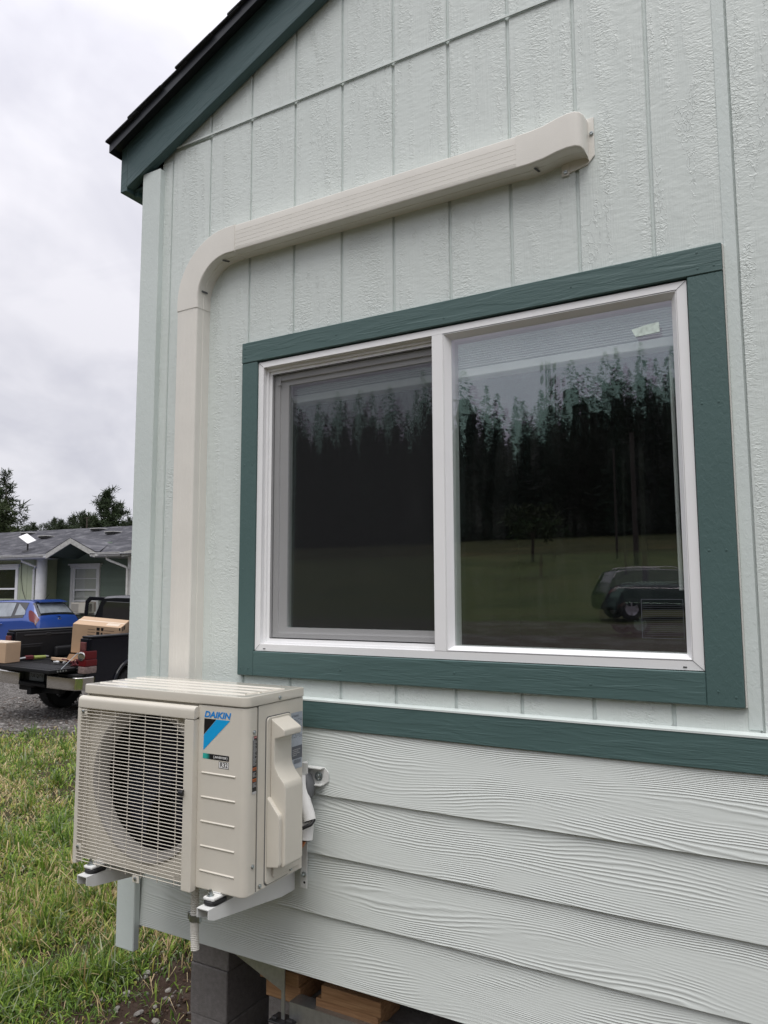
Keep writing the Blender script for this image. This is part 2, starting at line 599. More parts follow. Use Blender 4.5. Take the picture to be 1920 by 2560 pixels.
def text(mb, s, org, right, up, width=None, height=0.02, shear=0.0, bold=0.0, mi=None):
    """flat printed lettering fitted into width x height, lower left at org"""
    vs, fs = text_verts(s, 1.0, shear, bold)
    if not vs:
        return
    xs = [v[0] for v in vs]
    ys = [v[1] for v in vs]
    sx0, sx1, sy0, sy1 = min(xs), max(xs), min(ys), max(ys)
    ky = height / (sy1 - sy0)
    kx = width / (sx1 - sx0) if width else ky
    org, right, up = Vector(org), Vector(right), Vector(up)
    mb.add([org + right * ((x - sx0) * kx) + up * ((y - sy0) * ky) for x, y, _ in vs], fs, mi)

INV = {}


def place(name, label, cat, loc, group=None):
    """thing whose parts are modelled in world coordinates"""
    o = thing(name, label, cat, loc, group)
    INV[o.name] = Matrix.Translation(Vector(loc)).inverted()
    return o


def part(mb, name, mats, parent, smooth=None, label=None):
    o = mb.build(name, mats, parent, smooth)
    if parent is not None and parent.name in INV:
        o.matrix_parent_inverse = INV[parent.name]
    if label:
        o['label'] = label
    return o


GZ = -1.75          # ground level by the house, camera height is the origin


# ------------------------------------------------------------------ terrain
def lerp(a, b, t):
    return a + (b - a) * t


def ss(a, b, x):
    t = np.clip((x - a) / (b - a), 0, 1)
    return t * t * (3 - 2 * t)


def ground_h(x, y):
    x = np.asarray(x, float)
    y = np.asarray(y, float)
    z = np.full(np.broadcast(x, y).shape, GZ)
    # shallow dip of the driveway beside the house
    d = np.exp(-(((x + 8.3) / 4.0) ** 2 + ((y - 7.5) / 4.5) ** 2))
    z = z - 0.20 * d
    # rise of the meadow behind the photographer
    b = np.maximum(0, -y - 6)
    z = z + 0.80 * ss(0, 22, b) + 4.0 * ss(22, 60, b) + 4.8 * ss(50, 105, b) + 26 * ss(100, 240, b)
    # dug edge beside the pier
    e = np.exp(-(((x + 0.25) / 0.55) ** 2 + ((y - 0.35) / 0.5) ** 2))
    z = z - 0.07 * e
    # lumps
    z = z + 0.03 * np.sin(x * 1.7 + 0.6 * y) * np.sin(y * 1.3 - 0.4 * x) * (np.hypot(x, y) > 0) + 0.012 * np.sin(5.1 * x + 1.3) * np.sin(4.3 * y)
    return z


def ground_mesh():
    def axis(lo, hi, fine_lo, fine_hi, fs, grow):
        a = list(np.arange(fine_lo, fine_hi, fs))
        s, x = fs, fine_hi
        while x < hi:
            a.append(x)
            s *= grow
            x += s
        a.append(hi)
        s, x = fs, fine_lo - fs
        left = []
        while x > lo:
            left.append(x)
            s *= grow
            x -= s
        left.append(lo)
        return np.array(left[::-1] + a)
    xs = axis(-1500, 1500, -6.5, 2.5, 0.06, 1.13)
    ys = axis(-1500, 1500, -1.0, 6.0, 0.06, 1.13)
    X, Y = np.meshgrid(xs, ys)
    Z = ground_h(X, Y)
    far = np.hypot(X, Y)
    # crumbly soil where it is bare by the house
    nz = np.zeros_like(Z)
    sel = (far < 9)
    idx = np.argwhere(sel)
    for i, j in idx:
        p = Vector((X[i, j], Y[i, j], 0))
        nz[i, j] = 0.03 * mnoise.noise(p * 3.1) + 0.022 * mnoise.noise(p * 9.0) + 0.012 * mnoise.noise(p * 23.0)
    Z = Z + nz
    v = np.stack([X, Y, Z], -1).reshape(-1, 3)
    ny, nx = X.shape
    q = (np.arange(ny - 1)[:, None] * nx + np.arange(nx - 1)[None, :]).reshape(-1)
    f = np.stack([q, q + 1, q + nx + 1, q + nx], 1)
    me = bpy.data.meshes.new('ground')
    me.from_pydata(v.tolist(), [], f.tolist())
    me.shade_smooth()
    return me


def ground_material():
    m, nt, b = new_mat('ground_soil')
    tc = nd(nt, 'TexCoord')
    v = tc.outputs['Object']
    sep = nd(nt, 'SeparateXYZ', {0: v})
    x, y = sep.outputs[0], sep.outputs[1]
    n1 = noise(nt, v, 1.3, 5, 0.6)
    n2 = noise(nt, v, 9.0, 5, 0.65)
    n3 = noise(nt, v, 60.0, 4, 0.7)
    soil = ramp(nt, n2, [(0.3, (0.030, 0.019, 0.013)), (0.55, (0.066, 0.044, 0.033)), (0.75, (0.115, 0.085, 0.066))])
    turf = ramp(nt, n2, [(0.3, (0.030, 0.026, 0.014)), (0.55, (0.060, 0.050, 0.026)), (0.78, (0.15, 0.11, 0.065))])  # brown soil, darkened to put the shade between blades into its colour
    field = ramp(nt, noise(nt, v, 0.12, 6, 0.65), [(0.35, (0.035, 0.046, 0.012)), (0.55, (0.060, 0.068, 0.02)), (0.7, (0.09, 0.085, 0.03))])
    # crushed rock: cells of differing grey with dark gaps
    vo = nd(nt, 'TexVoronoi', {'Vector': v, 'Scale': 34.0, 'Randomness': 1.0})
    gcol = ramp(nt, nd(nt, 'SeparateColor', {0: vo.outputs['Color']}).outputs[0], [(0.0, (0.070, 0.064, 0.058)), (0.5, (0.145, 0.135, 0.125)), (1.0, (0.27, 0.26, 0.245))])
    gap = sstep(nt, vo.outputs['Distance'], 0.35, 0.75)
    gcol = mixc(nt, mth(nt, 'MULTIPLY', gap, 0.6), gcol, (0.05, 0.045, 0.04))
    # where: drive beyond the lawn and the lane behind the photographer; soil under and beside the house
    wob = mth(nt, 'MULTIPLY_ADD', n1, 1.6, -0.8)
    dx = mth(nt, 'ADD', mth(nt, 'ADD', mth(nt, 'MULTIPLY', x, -0.70), mth(nt, 'MULTIPLY', y, 0.55)), wob)
    drive = mth(nt, 'MULTIPLY', sstep(nt, dx, 7.2, 7.9), mth(nt, 'SUBTRACT', 1.0, sstep(nt, y, 11.6, 12.4)))
    drive = mth(nt, 'MULTIPLY', drive, sstep(nt, y, 0.5, 2.5))
    yl = mth(nt, 'ADD', y, mth(nt, 'MULTIPLY', wob, 1.5))
    lane = mth(nt, 'MULTIPLY', sstep(nt, yl, -23.5, -22.0), mth(nt, 'SUBTRACT', 1.0, sstep(nt, yl, -9.0, -7.0)))
    grav = mth(nt, 'MAXIMUM', drive, lane)
    hx = mth(nt, 'MULTIPLY_ADD', n1, 0.9, x)
    bare = mth(nt, 'MULTIPLY', sstep(nt, hx, -0.80, -0.45), sstep(nt, y, -0.75, -0.2))
    patch = sstep(nt, n1, 0.60, 0.68)
    bare = mth(nt, 'MAXIMUM', bare, mth(nt, 'MULTIPLY', patch, 0.8))
    far = sstep(nt, mth(nt, 'MULTIPLY', y, -1.0), 8.0, 14.0)
    c = mixc(nt, far, turf, field)
    c = mixc(nt, bare, c, soil)
    c = mixc(nt, grav, c, gcol)
    c = mixc(nt, mth(nt, 'MULTIPLY', lane, sstep(nt, n1, 0.2, 0.6)), c, (0.062, 0.045, 0.034))      # muddy lane
    nt.links.new(c, b.inputs['Base Color'])
    b.inputs['Roughness'].default_value = 0.95
    b.inputs['Specular IOR Level'].default_value = 0.2
    h = mth(nt, 'MULTIPLY_ADD', n3, 0.5, mth(nt, 'MULTIPLY', n2, 0.7))
    h = mth(nt, 'MULTIPLY_ADD', mth(nt, 'MULTIPLY', mth(nt, 'SUBTRACT', 1.0, vo.outputs['Distance']), grav), 0.8, h)
    bp = nd(nt, 'Bump', {'Strength': 1.0, 'Distance': 0.02, 'Height': h})
    nt.links.new(bp.outputs[0], b.inputs['Normal'])
    return m


g_me = ground_mesh()
g_me.materials.append(ground_material())
ground = bpy.data.objects.new('ground', g_me)
COL.objects.link(ground)
tag(ground, 'uneven lawn and bare soil running out to a gravel drive and meadow', None, None, 'structure')

# ------------------------------------------------------------------ the house with the window
house = place('house', 'pale mint manufactured house with dark green trim and lap board skirting', 'house', (4.0, 5.0, GZ))
G = 0.2032
XR = 8.36            # right end of the gable wall
RIDGE = 4.0
ZF = 1.780           # drip flashing between the lower and upper panels
SL = 0.465


def rake_bottom(x):
    return 1.747 + SL * ((x if x <= RIDGE else 2 * RIDGE - x) + 0.237)


def rake_top(x):
    return rake_bottom(x) + 0.2


WX0, WX1, WZ0, WZ1 = 0.225, 1.745, -0.235, 0.855      # rough opening
# backing sheet seen at the bottom of the grooves
mb = MB()
mb.prism([(-0.262, -0.36), (WX0, -0.36), (WX0, rake_bottom(WX0) + .05), (-0.262, rake_bottom(-0.262) + .05)], 0.0065, 0.05)
mb.box(WX0, WX1, 0.0065, 0.05, -0.36, WZ0)
mb.prism([(WX0, WZ1), (WX1, WZ1), (WX1, rake_bottom(WX1) + .05), (WX0, rake_bottom(WX0) + .05)], 0.0065, 0.05)
mb.prism([(WX1, -0.36), (XR, -0.36), (XR, rake_bottom(XR) + .05), (RIDGE, rake_bottom(RIDGE) + .05), (WX1, rake_bottom(WX1) + .05)], 0.0065, 0.05)
part(mb, 'wall', 'mint_plain', house)


def panel(poly, y0=0.0, y1=0.006):
    mb = MB()
    n = len(poly)
    # shallow bevel at the groove sides
    cx = sum(p[0] for p in poly) / n
    vs = [(p[0], y0 + .0035, p[1]) for p in poly] + [(p[0] + (0.0025 if p[0] < cx else -0.0025), y0, p[1]) for p in poly] + [(p[0], y1, p[1]) for p in poly]
    fs = [tuple(range(n, 2 * n))]
    for i in range(n):
        j = (i + 1) % n
        fs.append((i, j, n + j, n + i))
        fs.append((i, 2 * n + i, 2 * n + j, j))
    mb.add(vs, fs)
    return part(mb, 'siding_panel', 'siding', house)


i = -2
while i * G < XR:
    x0 = max(i * G + 0.0042, -0.262)
    x1 = min((i + 1) * G - 0.0042, XR)
    i += 1
    if x1 - x0 < 0.02:
        continue
    lo, hi = -0.349, min(ZF - 0.004, rake_bottom(x0), rake_bottom(x1))
    if x1 > WX0 + .01 and x0 < WX1 - .01:
        panel([(x0, lo), (x1, lo), (x1, WZ0), (x0, WZ0)])
        panel([(x0, WZ1), (x1, WZ1), (x1, hi), (x0, hi)])
    else:
        panel([(x0, lo), (x1, lo), (x1, hi), (x0, hi)])
    t0, t1 = rake_bottom(x0) + .03, rake_bottom(x1) + .03
    if min(t0, t1) > ZF + 0.03:
        panel([(x0, ZF + 0.008), (x1, ZF + 0.008), (x1, t1), (x0, t0)])
    elif t1 > ZF + 0.03:
        panel([(x0, ZF + 0.008), (x1, ZF + 0.008), (x1, t1), (x0, max(t0, ZF + .009))])
# Z flashing
mb = MB()
mb.prism([(-0.0005, ZF + 0.006), (-0.0070, ZF + 0.003), (-0.0070, ZF - 0.003), (-0.0055, ZF - 0.003), (-0.0055, ZF + 0.001), (0.003, ZF + 0.002)], -0.235, XR - .1, axis='x')
part(mb, 'flashing', 'flashing', house)
# joint cover of the two big sheets right of the window
mb = MB()
mb.box(1.7985, 1.829, -0.0025, 0.0, -0.34, ZF - .006, 0.001)
part(mb, 'joint_strip', 'mint_board', house)
# corner boards
mb = MB()
mb.box(-0.346, -0.2475, -0.026, 0.003, -0.349, 1.705, 0.0025)
part(mb, 'corner_board', 'mint_board', house)
mb = MB()
mb.box(-0.346, -0.318, 0.004, 0.10, -0.349, 1.70, 0.0025)
part(mb, 'corner_board', 'mint_board', house)
mb = MB()
mb.box(-0.336, -0.243, -0.052, -0.0235, -1.287, -0.443, 0.003)
part(mb, 'corner_board', 'mint_board', house)
mb = MB()
mb.box(-0.336, -0.308, -0.023, 0.08, -1.25, -0.443, 0.003)
part(mb, 'corner_board', 'mint_board', house)

# skirt band with cap flashing
mb = MB()
mb.box(-0.34, XR, -0.0225, 0.004, -0.440, -0.3525, 0.002)
part(mb, 'band_board', 'green_x', house)
mb = MB()
mb.prism([(0.0, -0.3455), (-0.002, -0.3470), (-0.0242, -0.3498), (-0.0242, -0.3548), (-0.0230, -0.3548), (-0.0230, -0.3520), (0.0, -0.3515)], -0.245, XR, axis='x')
part(mb, 'cap_flashing', 'flashing', house)
# lap boards
laps = [(-0.646, -0.425), (-0.829, -0.63), (-1.011, -0.815), (-1.2035, -0.995)]
for zb, zt in laps:
    mb = MB()
    mb.prism([(-0.0245, zb), (-0.0150, zb + 0.0005), (-0.0035, zt), (-0.0130, zt)], -0.265, XR, axis='x', bev=0.0008)
    part(mb, 'lap_board', 'lap', house)
mb = MB()
mb.box(-0.262, XR, 0.0, 0.06, -1.19, -0.3605)
part(mb, 'rim_board', 'under_floor', house)
# floor, far walls and the rest of the shell
mb = MB()
mb.box(-0.30, XR, 0.061, 14, -1.19, -0.95)
part(mb, 'floor', 'under_floor', house)
for (x0, x1, y0, y1) in ((-0.305, -0.2655, 0.101, 14.0), (XR + .001, XR + .05, 0.0, 14.0)):
    mb = MB()
    mb.box(x0, x1, y0, y1, -1.2, 1.68)
    part(mb, 'side_wall', 'mint_plain', house)
mb = MB()
mb.prism([(-0.30, -1.2), (XR, -1.2), (XR, 1.7), (RIDGE, 3.6), (-0.30, 1.7)], 14.001, 14.05)
part(mb, 'end_wall', 'mint_plain', house)

# rake boards, fascia, soffit, roof
mb = MB()
mb.prism([(-0.4235, 1.664), (RIDGE, rake_bottom(RIDGE)), (RIDGE, rake_top(RIDGE)), (-0.4235, rake_top(-0.4235))], -0.041, -0.003, bev=0.002)
part(mb, 'rake_board', 'green_rake', house)
mb = MB()
mb.prism([(XR + .16, rake_bottom(XR + .16)), (XR + .16, rake_top(XR + .16)), (RIDGE + .001, rake_top(RIDGE)), (RIDGE + .001, rake_bottom(RIDGE))], -0.041, -0.003, bev=0.002)
part(mb, 'rake_board', 'green_rake', house)
mb = MB()
mb.prism([(-0.461, 1.650), (-0.4245, 1.650), (-0.4245, 1.856), (-0.461, 1.838)], -0.041, 14.0, bev=0.002)
part(mb, 'fascia_board', 'green_rake', house)
mb = MB()
mb.box(-0.4240, -0.30, -0.002, 14.0, 1.662, 1.672)
part(mb, 'soffit', 'soffit', house)
mb = MB()
mb.box(-0.4243, -0.402, 0.002, 14.0, 1.640, 1.6615)
part(mb, 'soffit_strip', 'green_rake', house)
# roof deck and shingle courses
mb = MB()
for sgn in (1, -1):
    a, bx = (-0.478, RIDGE) if sgn > 0 else (2 * RIDGE + 0.478, RIDGE)
    za, zb = rake_top(-0.478) + .002, rake_top(RIDGE) + .002
    mb.prism([(a, za), (bx, zb), (bx, zb + .016), (a, za + .016)], -0.082, 14.1)
part(mb, 'roof_deck', 'drip_edge', house)
mb = MB()
za, zb = rake_top(-0.484) - .022, rake_top(RIDGE) - .022
mb.prism([(-0.484, za), (RIDGE, zb), (RIDGE, zb + .044), (-0.484, za + .044)], -0.0855, -0.0825)
mb.prism([(-0.484, za), (-0.480, za), (-0.480, za + .044), (-0.484, za + .044)], -0.082, 14.0)
part(mb, 'drip_edge', 'drip_edge', house)
cs = 0.13
k = 0
x = -0.492
while x < RIDGE:
    x2 = min(x + cs + 0.05, RIDGE + .02)
    jit = random.uniform(-0.005, 0.005)
    lift = 0.017
    mb = MB()
    z0, z1 = rake_top(x) + lift, rake_top(x2) + lift
    over = -0.098 + jit * 1.3
    mb.prism([(x, z0 + 0.006), (x2, z1 - 0.002), (x2, z1 + 0.003), (x, z0 + 0.013)], over, 14.1)
    part(mb, 'shingle_course', 'shingle', house)
    mb = MB()
    mb.prism([(2 * RIDGE - x, z0 + 0.006), (2 * RIDGE - x2, z1 - 0.002), (2 * RIDGE - x2, z1 + 0.003), (2 * RIDGE - x, z0 + 0.013)], over, 14.1)
    part(mb, 'shingle_course', 'shingle', house)
    x += cs
    k += 1

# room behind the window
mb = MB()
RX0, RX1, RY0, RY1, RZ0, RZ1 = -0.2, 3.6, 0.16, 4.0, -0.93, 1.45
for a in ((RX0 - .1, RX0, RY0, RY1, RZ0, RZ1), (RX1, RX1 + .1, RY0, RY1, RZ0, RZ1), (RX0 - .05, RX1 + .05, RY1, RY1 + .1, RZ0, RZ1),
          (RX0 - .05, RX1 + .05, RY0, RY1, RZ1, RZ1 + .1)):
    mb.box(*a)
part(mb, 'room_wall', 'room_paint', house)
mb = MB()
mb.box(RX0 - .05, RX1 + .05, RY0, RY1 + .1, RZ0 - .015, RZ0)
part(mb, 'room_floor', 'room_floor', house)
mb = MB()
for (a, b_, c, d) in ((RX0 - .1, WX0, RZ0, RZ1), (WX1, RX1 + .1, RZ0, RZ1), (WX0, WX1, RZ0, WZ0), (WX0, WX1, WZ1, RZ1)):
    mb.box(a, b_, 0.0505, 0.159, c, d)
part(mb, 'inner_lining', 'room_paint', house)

# window trim boards
mb = MB(); mb.box(0.1900, 1.7945, -0.0205, -0.0005, 0.8245, 0.900, 0.0022)
part(mb, 'window_trim', 'green_x', house)
mb = MB(); mb.box(0.1905, 0.2605, -0.0190, -0.0005, -0.2872, 0.8240, 0.0022)
part(mb, 'window_trim', 'green_z', house)
mb = MB(); mb.box(1.7075, 1.7940, -0.0190, -0.0005, -0.2872, 0.8240, 0.0022)
part(mb, 'window_trim', 'green_z', house)
mb = MB(); mb.box(0.2610, 1.7070, -0.0200, -0.0005, -0.2865, -0.2042, 0.0022)
part(mb, 'window_trim', 'green_x', house)
mb = MB()
mb.box(1.7946, 1.7985, -0.0120, -0.0003, -0.287, 0.899, 0.001)
part(mb, 'caulk_bead', 'caulk', house)
mb = MB()
mb.box(0.1860, 0.1899, -0.0045, -0.0003, -0.287, 0.899, 0.001)
part(mb, 'caulk_bead', 'caulk', house)

# the window itself
win = MB()


def ring(mb, o, i, y0, y1, mi=None):
    """four mitred faces between an outer and an inner rectangle (x0,x1,z0,z1) at depths y0 and y1"""
    O = [(o[0], y0, o[2]), (o[1], y0, o[2]), (o[1], y0, o[3]), (o[0], y0, o[3])]
    I = [(i[0], y1, i[2]), (i[1], y1, i[2]), (i[1], y1, i[3]), (i[0], y1, i[3])]
    mb.add(O + I, [(0, 1, 5, 4), (1, 2, 6, 5), (2, 3, 7, 6), (3, 0, 4, 7)], mi)


FO = (0.2622, 1.7052, -0.2020, 0.8190)
FI = (0.2860, 1.6800, -0.1790, 0.7985)
YF = -0.0115
ring(win, (FO[0], FO[1], FO[2], FO[3]), FO, 0.06, YF)
ring(win, FO, FI, YF, YF - 0.0012)
# left half recess
LR = (0.2860, 0.9540, -0.1790, 0.7985)
LI = (0.3060, 0.9505, -0.1605, 0.7755)
ring(win, LR, LR, YF - .0012, 0.006)
ring(win, LR, (0.294, 0.9505, -0.172, 0.787), 0.006, 0.006)
ring(win, (0.294, 0.9505, -0.172, 0.787), (0.294, 0.9505, -0.172, 0.787), 0.006, 0.014)
ring(win, (0.294, 0.9505, -0.172, 0.787), LI, 0.014, 0.014)
ring(win, LI, LI, 0.014, 0.06)
window = part(win, 'window', 'vinyl', house)
mb = MB()
mb.box(0.9540, 0.9915, -0.0130, 0.06, -0.1789, 0.7984, 0.0012)
part(mb, 'mullion', 'vinyl', window)
mb = MB()
BO = (0.9918, 1.6798, -0.1788, 0.7983)
B1 = (0.9950, 1.6765, -0.1755, 0.7950)
BI = (1.0105, 1.6630, -0.1630, 0.7810)
ring(mb, BO, BO, 0.0, -0.0100)
ring(mb, BO, B1, -0.0100, -0.0115)
ring(mb, B1, BI, -0.0110, 0.0100)
ring(mb, BI, BI, 0.0100, 0.06)
part(mb, 'glazing_bead', 'vinyl', window)
# dark mitre and weep lines
mb = MB()
for (x0, z0, x1, z1) in ((0.2635, -0.2008, 0.2845, -0.1805), (1.7040, -0.2008, 1.6770, -0.1760), (1.7040, 0.8178, 1.6770, 0.7955), (0.2635, 0.8178, 0.2845, 0.8000)):
    d = Vector((x1 - x0, 0, z1 - z0)).normalized() * 0.0006
    n = Vector((-d.z, 0, d.x))
    a, b_ = Vector((x0, YF - .0016, z0)), Vector((x1, YF - .0020, z1))
    mb.quad(a + n, b_ + n, b_ - n, a - n)
part(mb, 'mitre_line', 'grey_pvc', window)['kind'] = 'stuff'
for wx in (0.300, 1.655):
    mb = MB()
    mb.box(wx, wx + 0.009, YF - .0022, YF, -0.1955, -0.1930)
    part(mb, 'weep_slot', 'black_rubber', window)
# insect screen: frame edge and mesh
mb = MB()
ring(mb, (0.3062, 0.9502, -0.1603, 0.7753), (0.3085, 0.948, -0.158, 0.773), 0.0135, 0.0135)
part(mb, 'gasket', 'black_rubber', window)
mb = MB()
mb.quad((0.3085, 0.0155, -0.158), (0.948, 0.0155, -0.158), (0.948, 0.0155, 0.773), (0.3085, 0.0155, 0.773))
part(mb, 'screen', 'screen', window)
mb = MB()
SO = (0.309, 0.9475, -0.1575, 0.7725)
SI = (0.3640, 0.9440, -0.1230, 0.7330)
ring(mb, SO, (0.330, 0.9465, -0.142, 0.752), 0.026, 0.026)
ring(mb, (0.330, 0.9465, -0.142, 0.752), (0.330, 0.9465, -0.142, 0.752), 0.026, 0.034)
ring(mb, (0.330, 0.9465, -0.142, 0.752), SI, 0.034, 0.034)
ring(mb, SI, SI, 0.034, 0.06)
part(mb, 'sash', 'vinyl', window)
mb = MB()
for (a, b_) in ((0.322, 0.336),):
    mb.box(a, b_, 0.0215, 0.0255, 0.735, 0.742)
    mb.box(b_ - .003, b_, 0.0215, 0.0255, 0.742, 0.765)
part(mb, 'screen_clip', 'vinyl', window)


def pane(x0, x1, z0, z1, y, tilt=0.0, yawt=0.0, mat='pane_outer'):
    """glass sheet; an insulated unit's sheets are never quite parallel"""
    mb = MB()
    n = 6
    vs, fs = [], []
    cx, cz = (x0 + x1) / 2, (z0 + z1) / 2
    for j in range(n + 1):
        for i in range(n + 1):
            xx, zz = lerp(x0, x1, i / n), lerp(z0, z1, j / n)
            vs.append((xx, y + (zz - cz) * tilt + (xx - cx) * yawt, zz))
    for j in range(n):
        for i in range(n):
            a = j * (n + 1) + i
            fs.append((a, a + 1, a + n + 2, a + n + 1))
    mb.add(vs, fs)
    return part(mb, 'pane', mat, window)


pane(1.0100, 1.6635, -0.1635, 0.7815, 0.0115)
pane(1.0100, 1.6635, -0.1635, 0.7815, 0.0300, 0.0105, -0.0050, 'pane_inner')
pane(0.3635, 0.9445, -0.1235, 0.7335, 0.0400)
pane(0.3635, 0.9445, -0.1235, 0.7335, 0.0540, 0.0095, -0.0045, 'pane_inner')
mb = MB()
vs = [(1.556, 0.0095, 0.716), (1.566, 0.0085, 0.694), (1.630, 0.0095, 0.698), (1.629, 0.0095, 0.726), (1.590, 0.0080, 0.722)]
mb.add(vs, [(0, 1, 2, 3, 4)])
part(mb, 'tape_piece', 'sticker', window)
mb = MB()
for k in range(17):
    z = -0.118 + k * 0.0052
    mb.box(1.556, 1.655, 0.0105, 0.0110, z, z + 0.0004)
mb.box(1.553, 1.658, 0.0105, 0.0110, -0.1255, -0.1245)
mb.box(1.553, 1.658, 0.0105, 0.0110, -0.024, -0.023)
mb.box(1.553, 1.554, 0.0105, 0.0110, -0.1245, -0.024)
mb.box(1.657, 1.658, 0.0105, 0.0110, -0.1245, -0.024)
part(mb, 'etched_label', 'text_grey', window)
# pale jamb edge and blind wand inside
mb = MB()
mb.tube([(1.640, 0.115, 0.66), (1.6405, 0.117, 0.0)], 0.006, 8)
part(mb, 'blind_wand', 'blind', window)
# nail heads driven into the trim and painted over
mb = MB()
for (nx, nz) in [(0.205, 0.845), (0.205, 0.88), (1.735, 0.842), (1.775, 0.842), (1.735, 0.885), (0.205, -0.262), (0.24, -0.262), (1.735, -0.25), (1.775, -0.262), (0.21, 0.45), (0.245, 0.45),
                 (0.21, 0.08), (0.245, 0.08), (1.73, 0.48), (1.77, 0.48), (1.73, 0.10), (1.77, 0.10), (0.60, 0.862), (1.00, 0.845), (1.40, 0.862), (0.62, -0.25), (1.02, -0.24), (1.42, -0.25)]:
    yy = -0.0207 if (nz > .83 or (0.27 < nx < 1.70)) else -0.0192
    mb.lathe([(0.0034, .0004), (0.0030, -.0006), (0.0, -.0009)], (nx, yy, nz), 'y', 10)
part(mb, 'nail_head', 'green_z', house)['kind'] = 'stuff'
mb = MB()
rsn = random.Random(21)
for k in range(-1, 18):
    for z in (-0.30, 0.02, 0.36, 0.70, 1.04, 1.38, 1.72, 1.83, 2.2, 2.6):
        for e in (0.012, -0.014):
            xx, zz2 = k * G + e + rsn.uniform(-.003, .003), z + rsn.uniform(-.04, .04)
            if xx < -.22 or (0.17 < xx < 1.82 and -.30 < zz2 < .92) or zz2 > rake_bottom(xx) - .02 or abs(zz2 - ZF) < .02 or rsn.random() < .45:
                continue
            mb.lathe([(0.0036, .0006), (0.0030, -.0004), (0.0, -.0002)], (xx, 0, zz2), 'y', 8)
part(mb, 'siding_nail', 'mint_plain', house)['kind'] = 'stuff'
# raised blind hanging inside
bl = thing('window_blind', 'white slatted blind drawn up to the top inside the double window', 'blind', (1.0, 0.11, 0.86))
INV[bl.name] = Matrix.Translation(Vector((1.0, 0.11, 0.86))).inverted()
mb = MB(); mb.box(0.245, 1.725, 0.068, 0.118, 0.790, 0.830, 0.002)
part(mb, 'headrail', 'blind', bl)
z = 0.705
while z < 0.785:
    mb = MB()
    mb.box(0.250, 1.720, 0.066, 0.116, z, z + 0.0030, M=Matrix.Translation((0, random.uniform(-.002, .002), 0)))
    part(mb, 'slat', 'blind', bl)
    z += 0.0075
mb = MB(); mb.box(0.250, 1.720, 0.066, 0.114, 0.672, 0.700, 0.003)
part(mb, 'bottom_rail', 'blind', bl)

# ------------------------------------------------------------------ line set cover on the wall
duct = place('line_set_cover', 'ivory plastic pipe cover bending from behind the outdoor unit across the mint wall', 'pipe cover', (-0.04, 0, -0.6))


def duct_prof(w0, w1, depth, grooves=True, r=0.0075):
    """cross section (across, depth) of the cover: rounded lid with fine reeding"""
    p = [(w0 - 0.004, 0.0), (w0, -depth + r)]
    for k in range(1, 4):
        a = k * math.pi / 8
        p.append((w0 + r - r * math.cos(a), -depth + r - r * math.sin(a)))
    if grooves:
        for g in (0.28, 0.42, 0.58, 0.72, 0.86):
            c = lerp(w0, w1, g)
            p += [(c - .0007, -depth), (c, -depth + .0005), (c + .0007, -depth)]
    for k in range(3, 0, -1):
        a = k * math.pi / 8
        p.append((w1 - r + r * math.cos(a), -depth + r - r * math.sin(a)))
    p += [(w1, -depth + r), (w1 + .0008, -depth * .55), (w1 + .0002, -depth * .53), (w1 + .0022, -depth * .5), (w1 + 0.004, 0.0)]
    return p


DW0, DW1, DD = -0.094, 0.008, 0.066
# vertical run
pr = duct_prof(DW0, DW1, DD)
mb = MB()
mb.loft([[(a, d, z) for a, d in pr] for z in (-0.62, 1.092)])
part(mb, 'vertical_channel', 'ivory', duct, 35)
# horizontal run: top of the section is up
HZ0, HZ1 = 1.236, 1.338
pr = duct_prof(0, HZ1 - HZ0, DD)
mb = MB()
mb.loft([[(x, d, HZ1 - a) for a, d in pr] for x in (0.150, 1.276)])
part(mb, 'horizontal_channel', 'ivory', duct, 35)
# elbow: slightly larger than the channels it sleeves
pr = duct_prof(-0.0015, DW1 - DW0 + 0.0015, DD + 0.0022, False, 0.008)
rings = []
cxe, cze = 0.152, 1.092
Rm = cxe - DW0            # outer radius
zs = [1.060, 1.092]
for z in zs:
    rings.append([(DW0 + a, d, z) for a, d in pr])
for k in range(1, 17):
    t = k / 16 * math.pi / 2
    ring_ = []
    for a, d in pr:
        rr = Rm - a
        ring_.append((cxe - rr * math.cos(t), d, cze + rr * math.sin(t)))
    rings.append(ring_)
rings.append([(0.186, d, HZ1 - a) for a, d in pr])
mb = MB()
mb.loft(rings)
elbow = part(mb, 'elbow', 'ivory', duct, 40)


def slot(c, d1, d2, parent, r=0.0042, l=0.011):
    """rounded screw slot: dark insert with a raised lip"""
    c, d1, d2 = Vector(c), Vector(d1).normalized(), Vector(d2).normalized()
    n = d1.cross(d2).normalized()
    pts = []
    for k in range(12):
        a = 2 * math.pi * k / 12
        u = math.cos(a) * r + (l if math.cos(a) > 0 else -l)
        pts.append(c + d1 * u + d2 * math.sin(a) * r)
    mb = MB()
    mb.add([p + n * .0006 for p in pts], [tuple(range(12))])
    part(mb, 'screw_slot', 'grey_pvc', parent)


slot((0.118, -0.034, 1.2265), (0.35, 1, 0.12), (1, -.3, 0.35), elbow)
slot((0.0165, -0.036, 1.125), (0.1, 1, 0), (0.12, 0, 1), elbow)
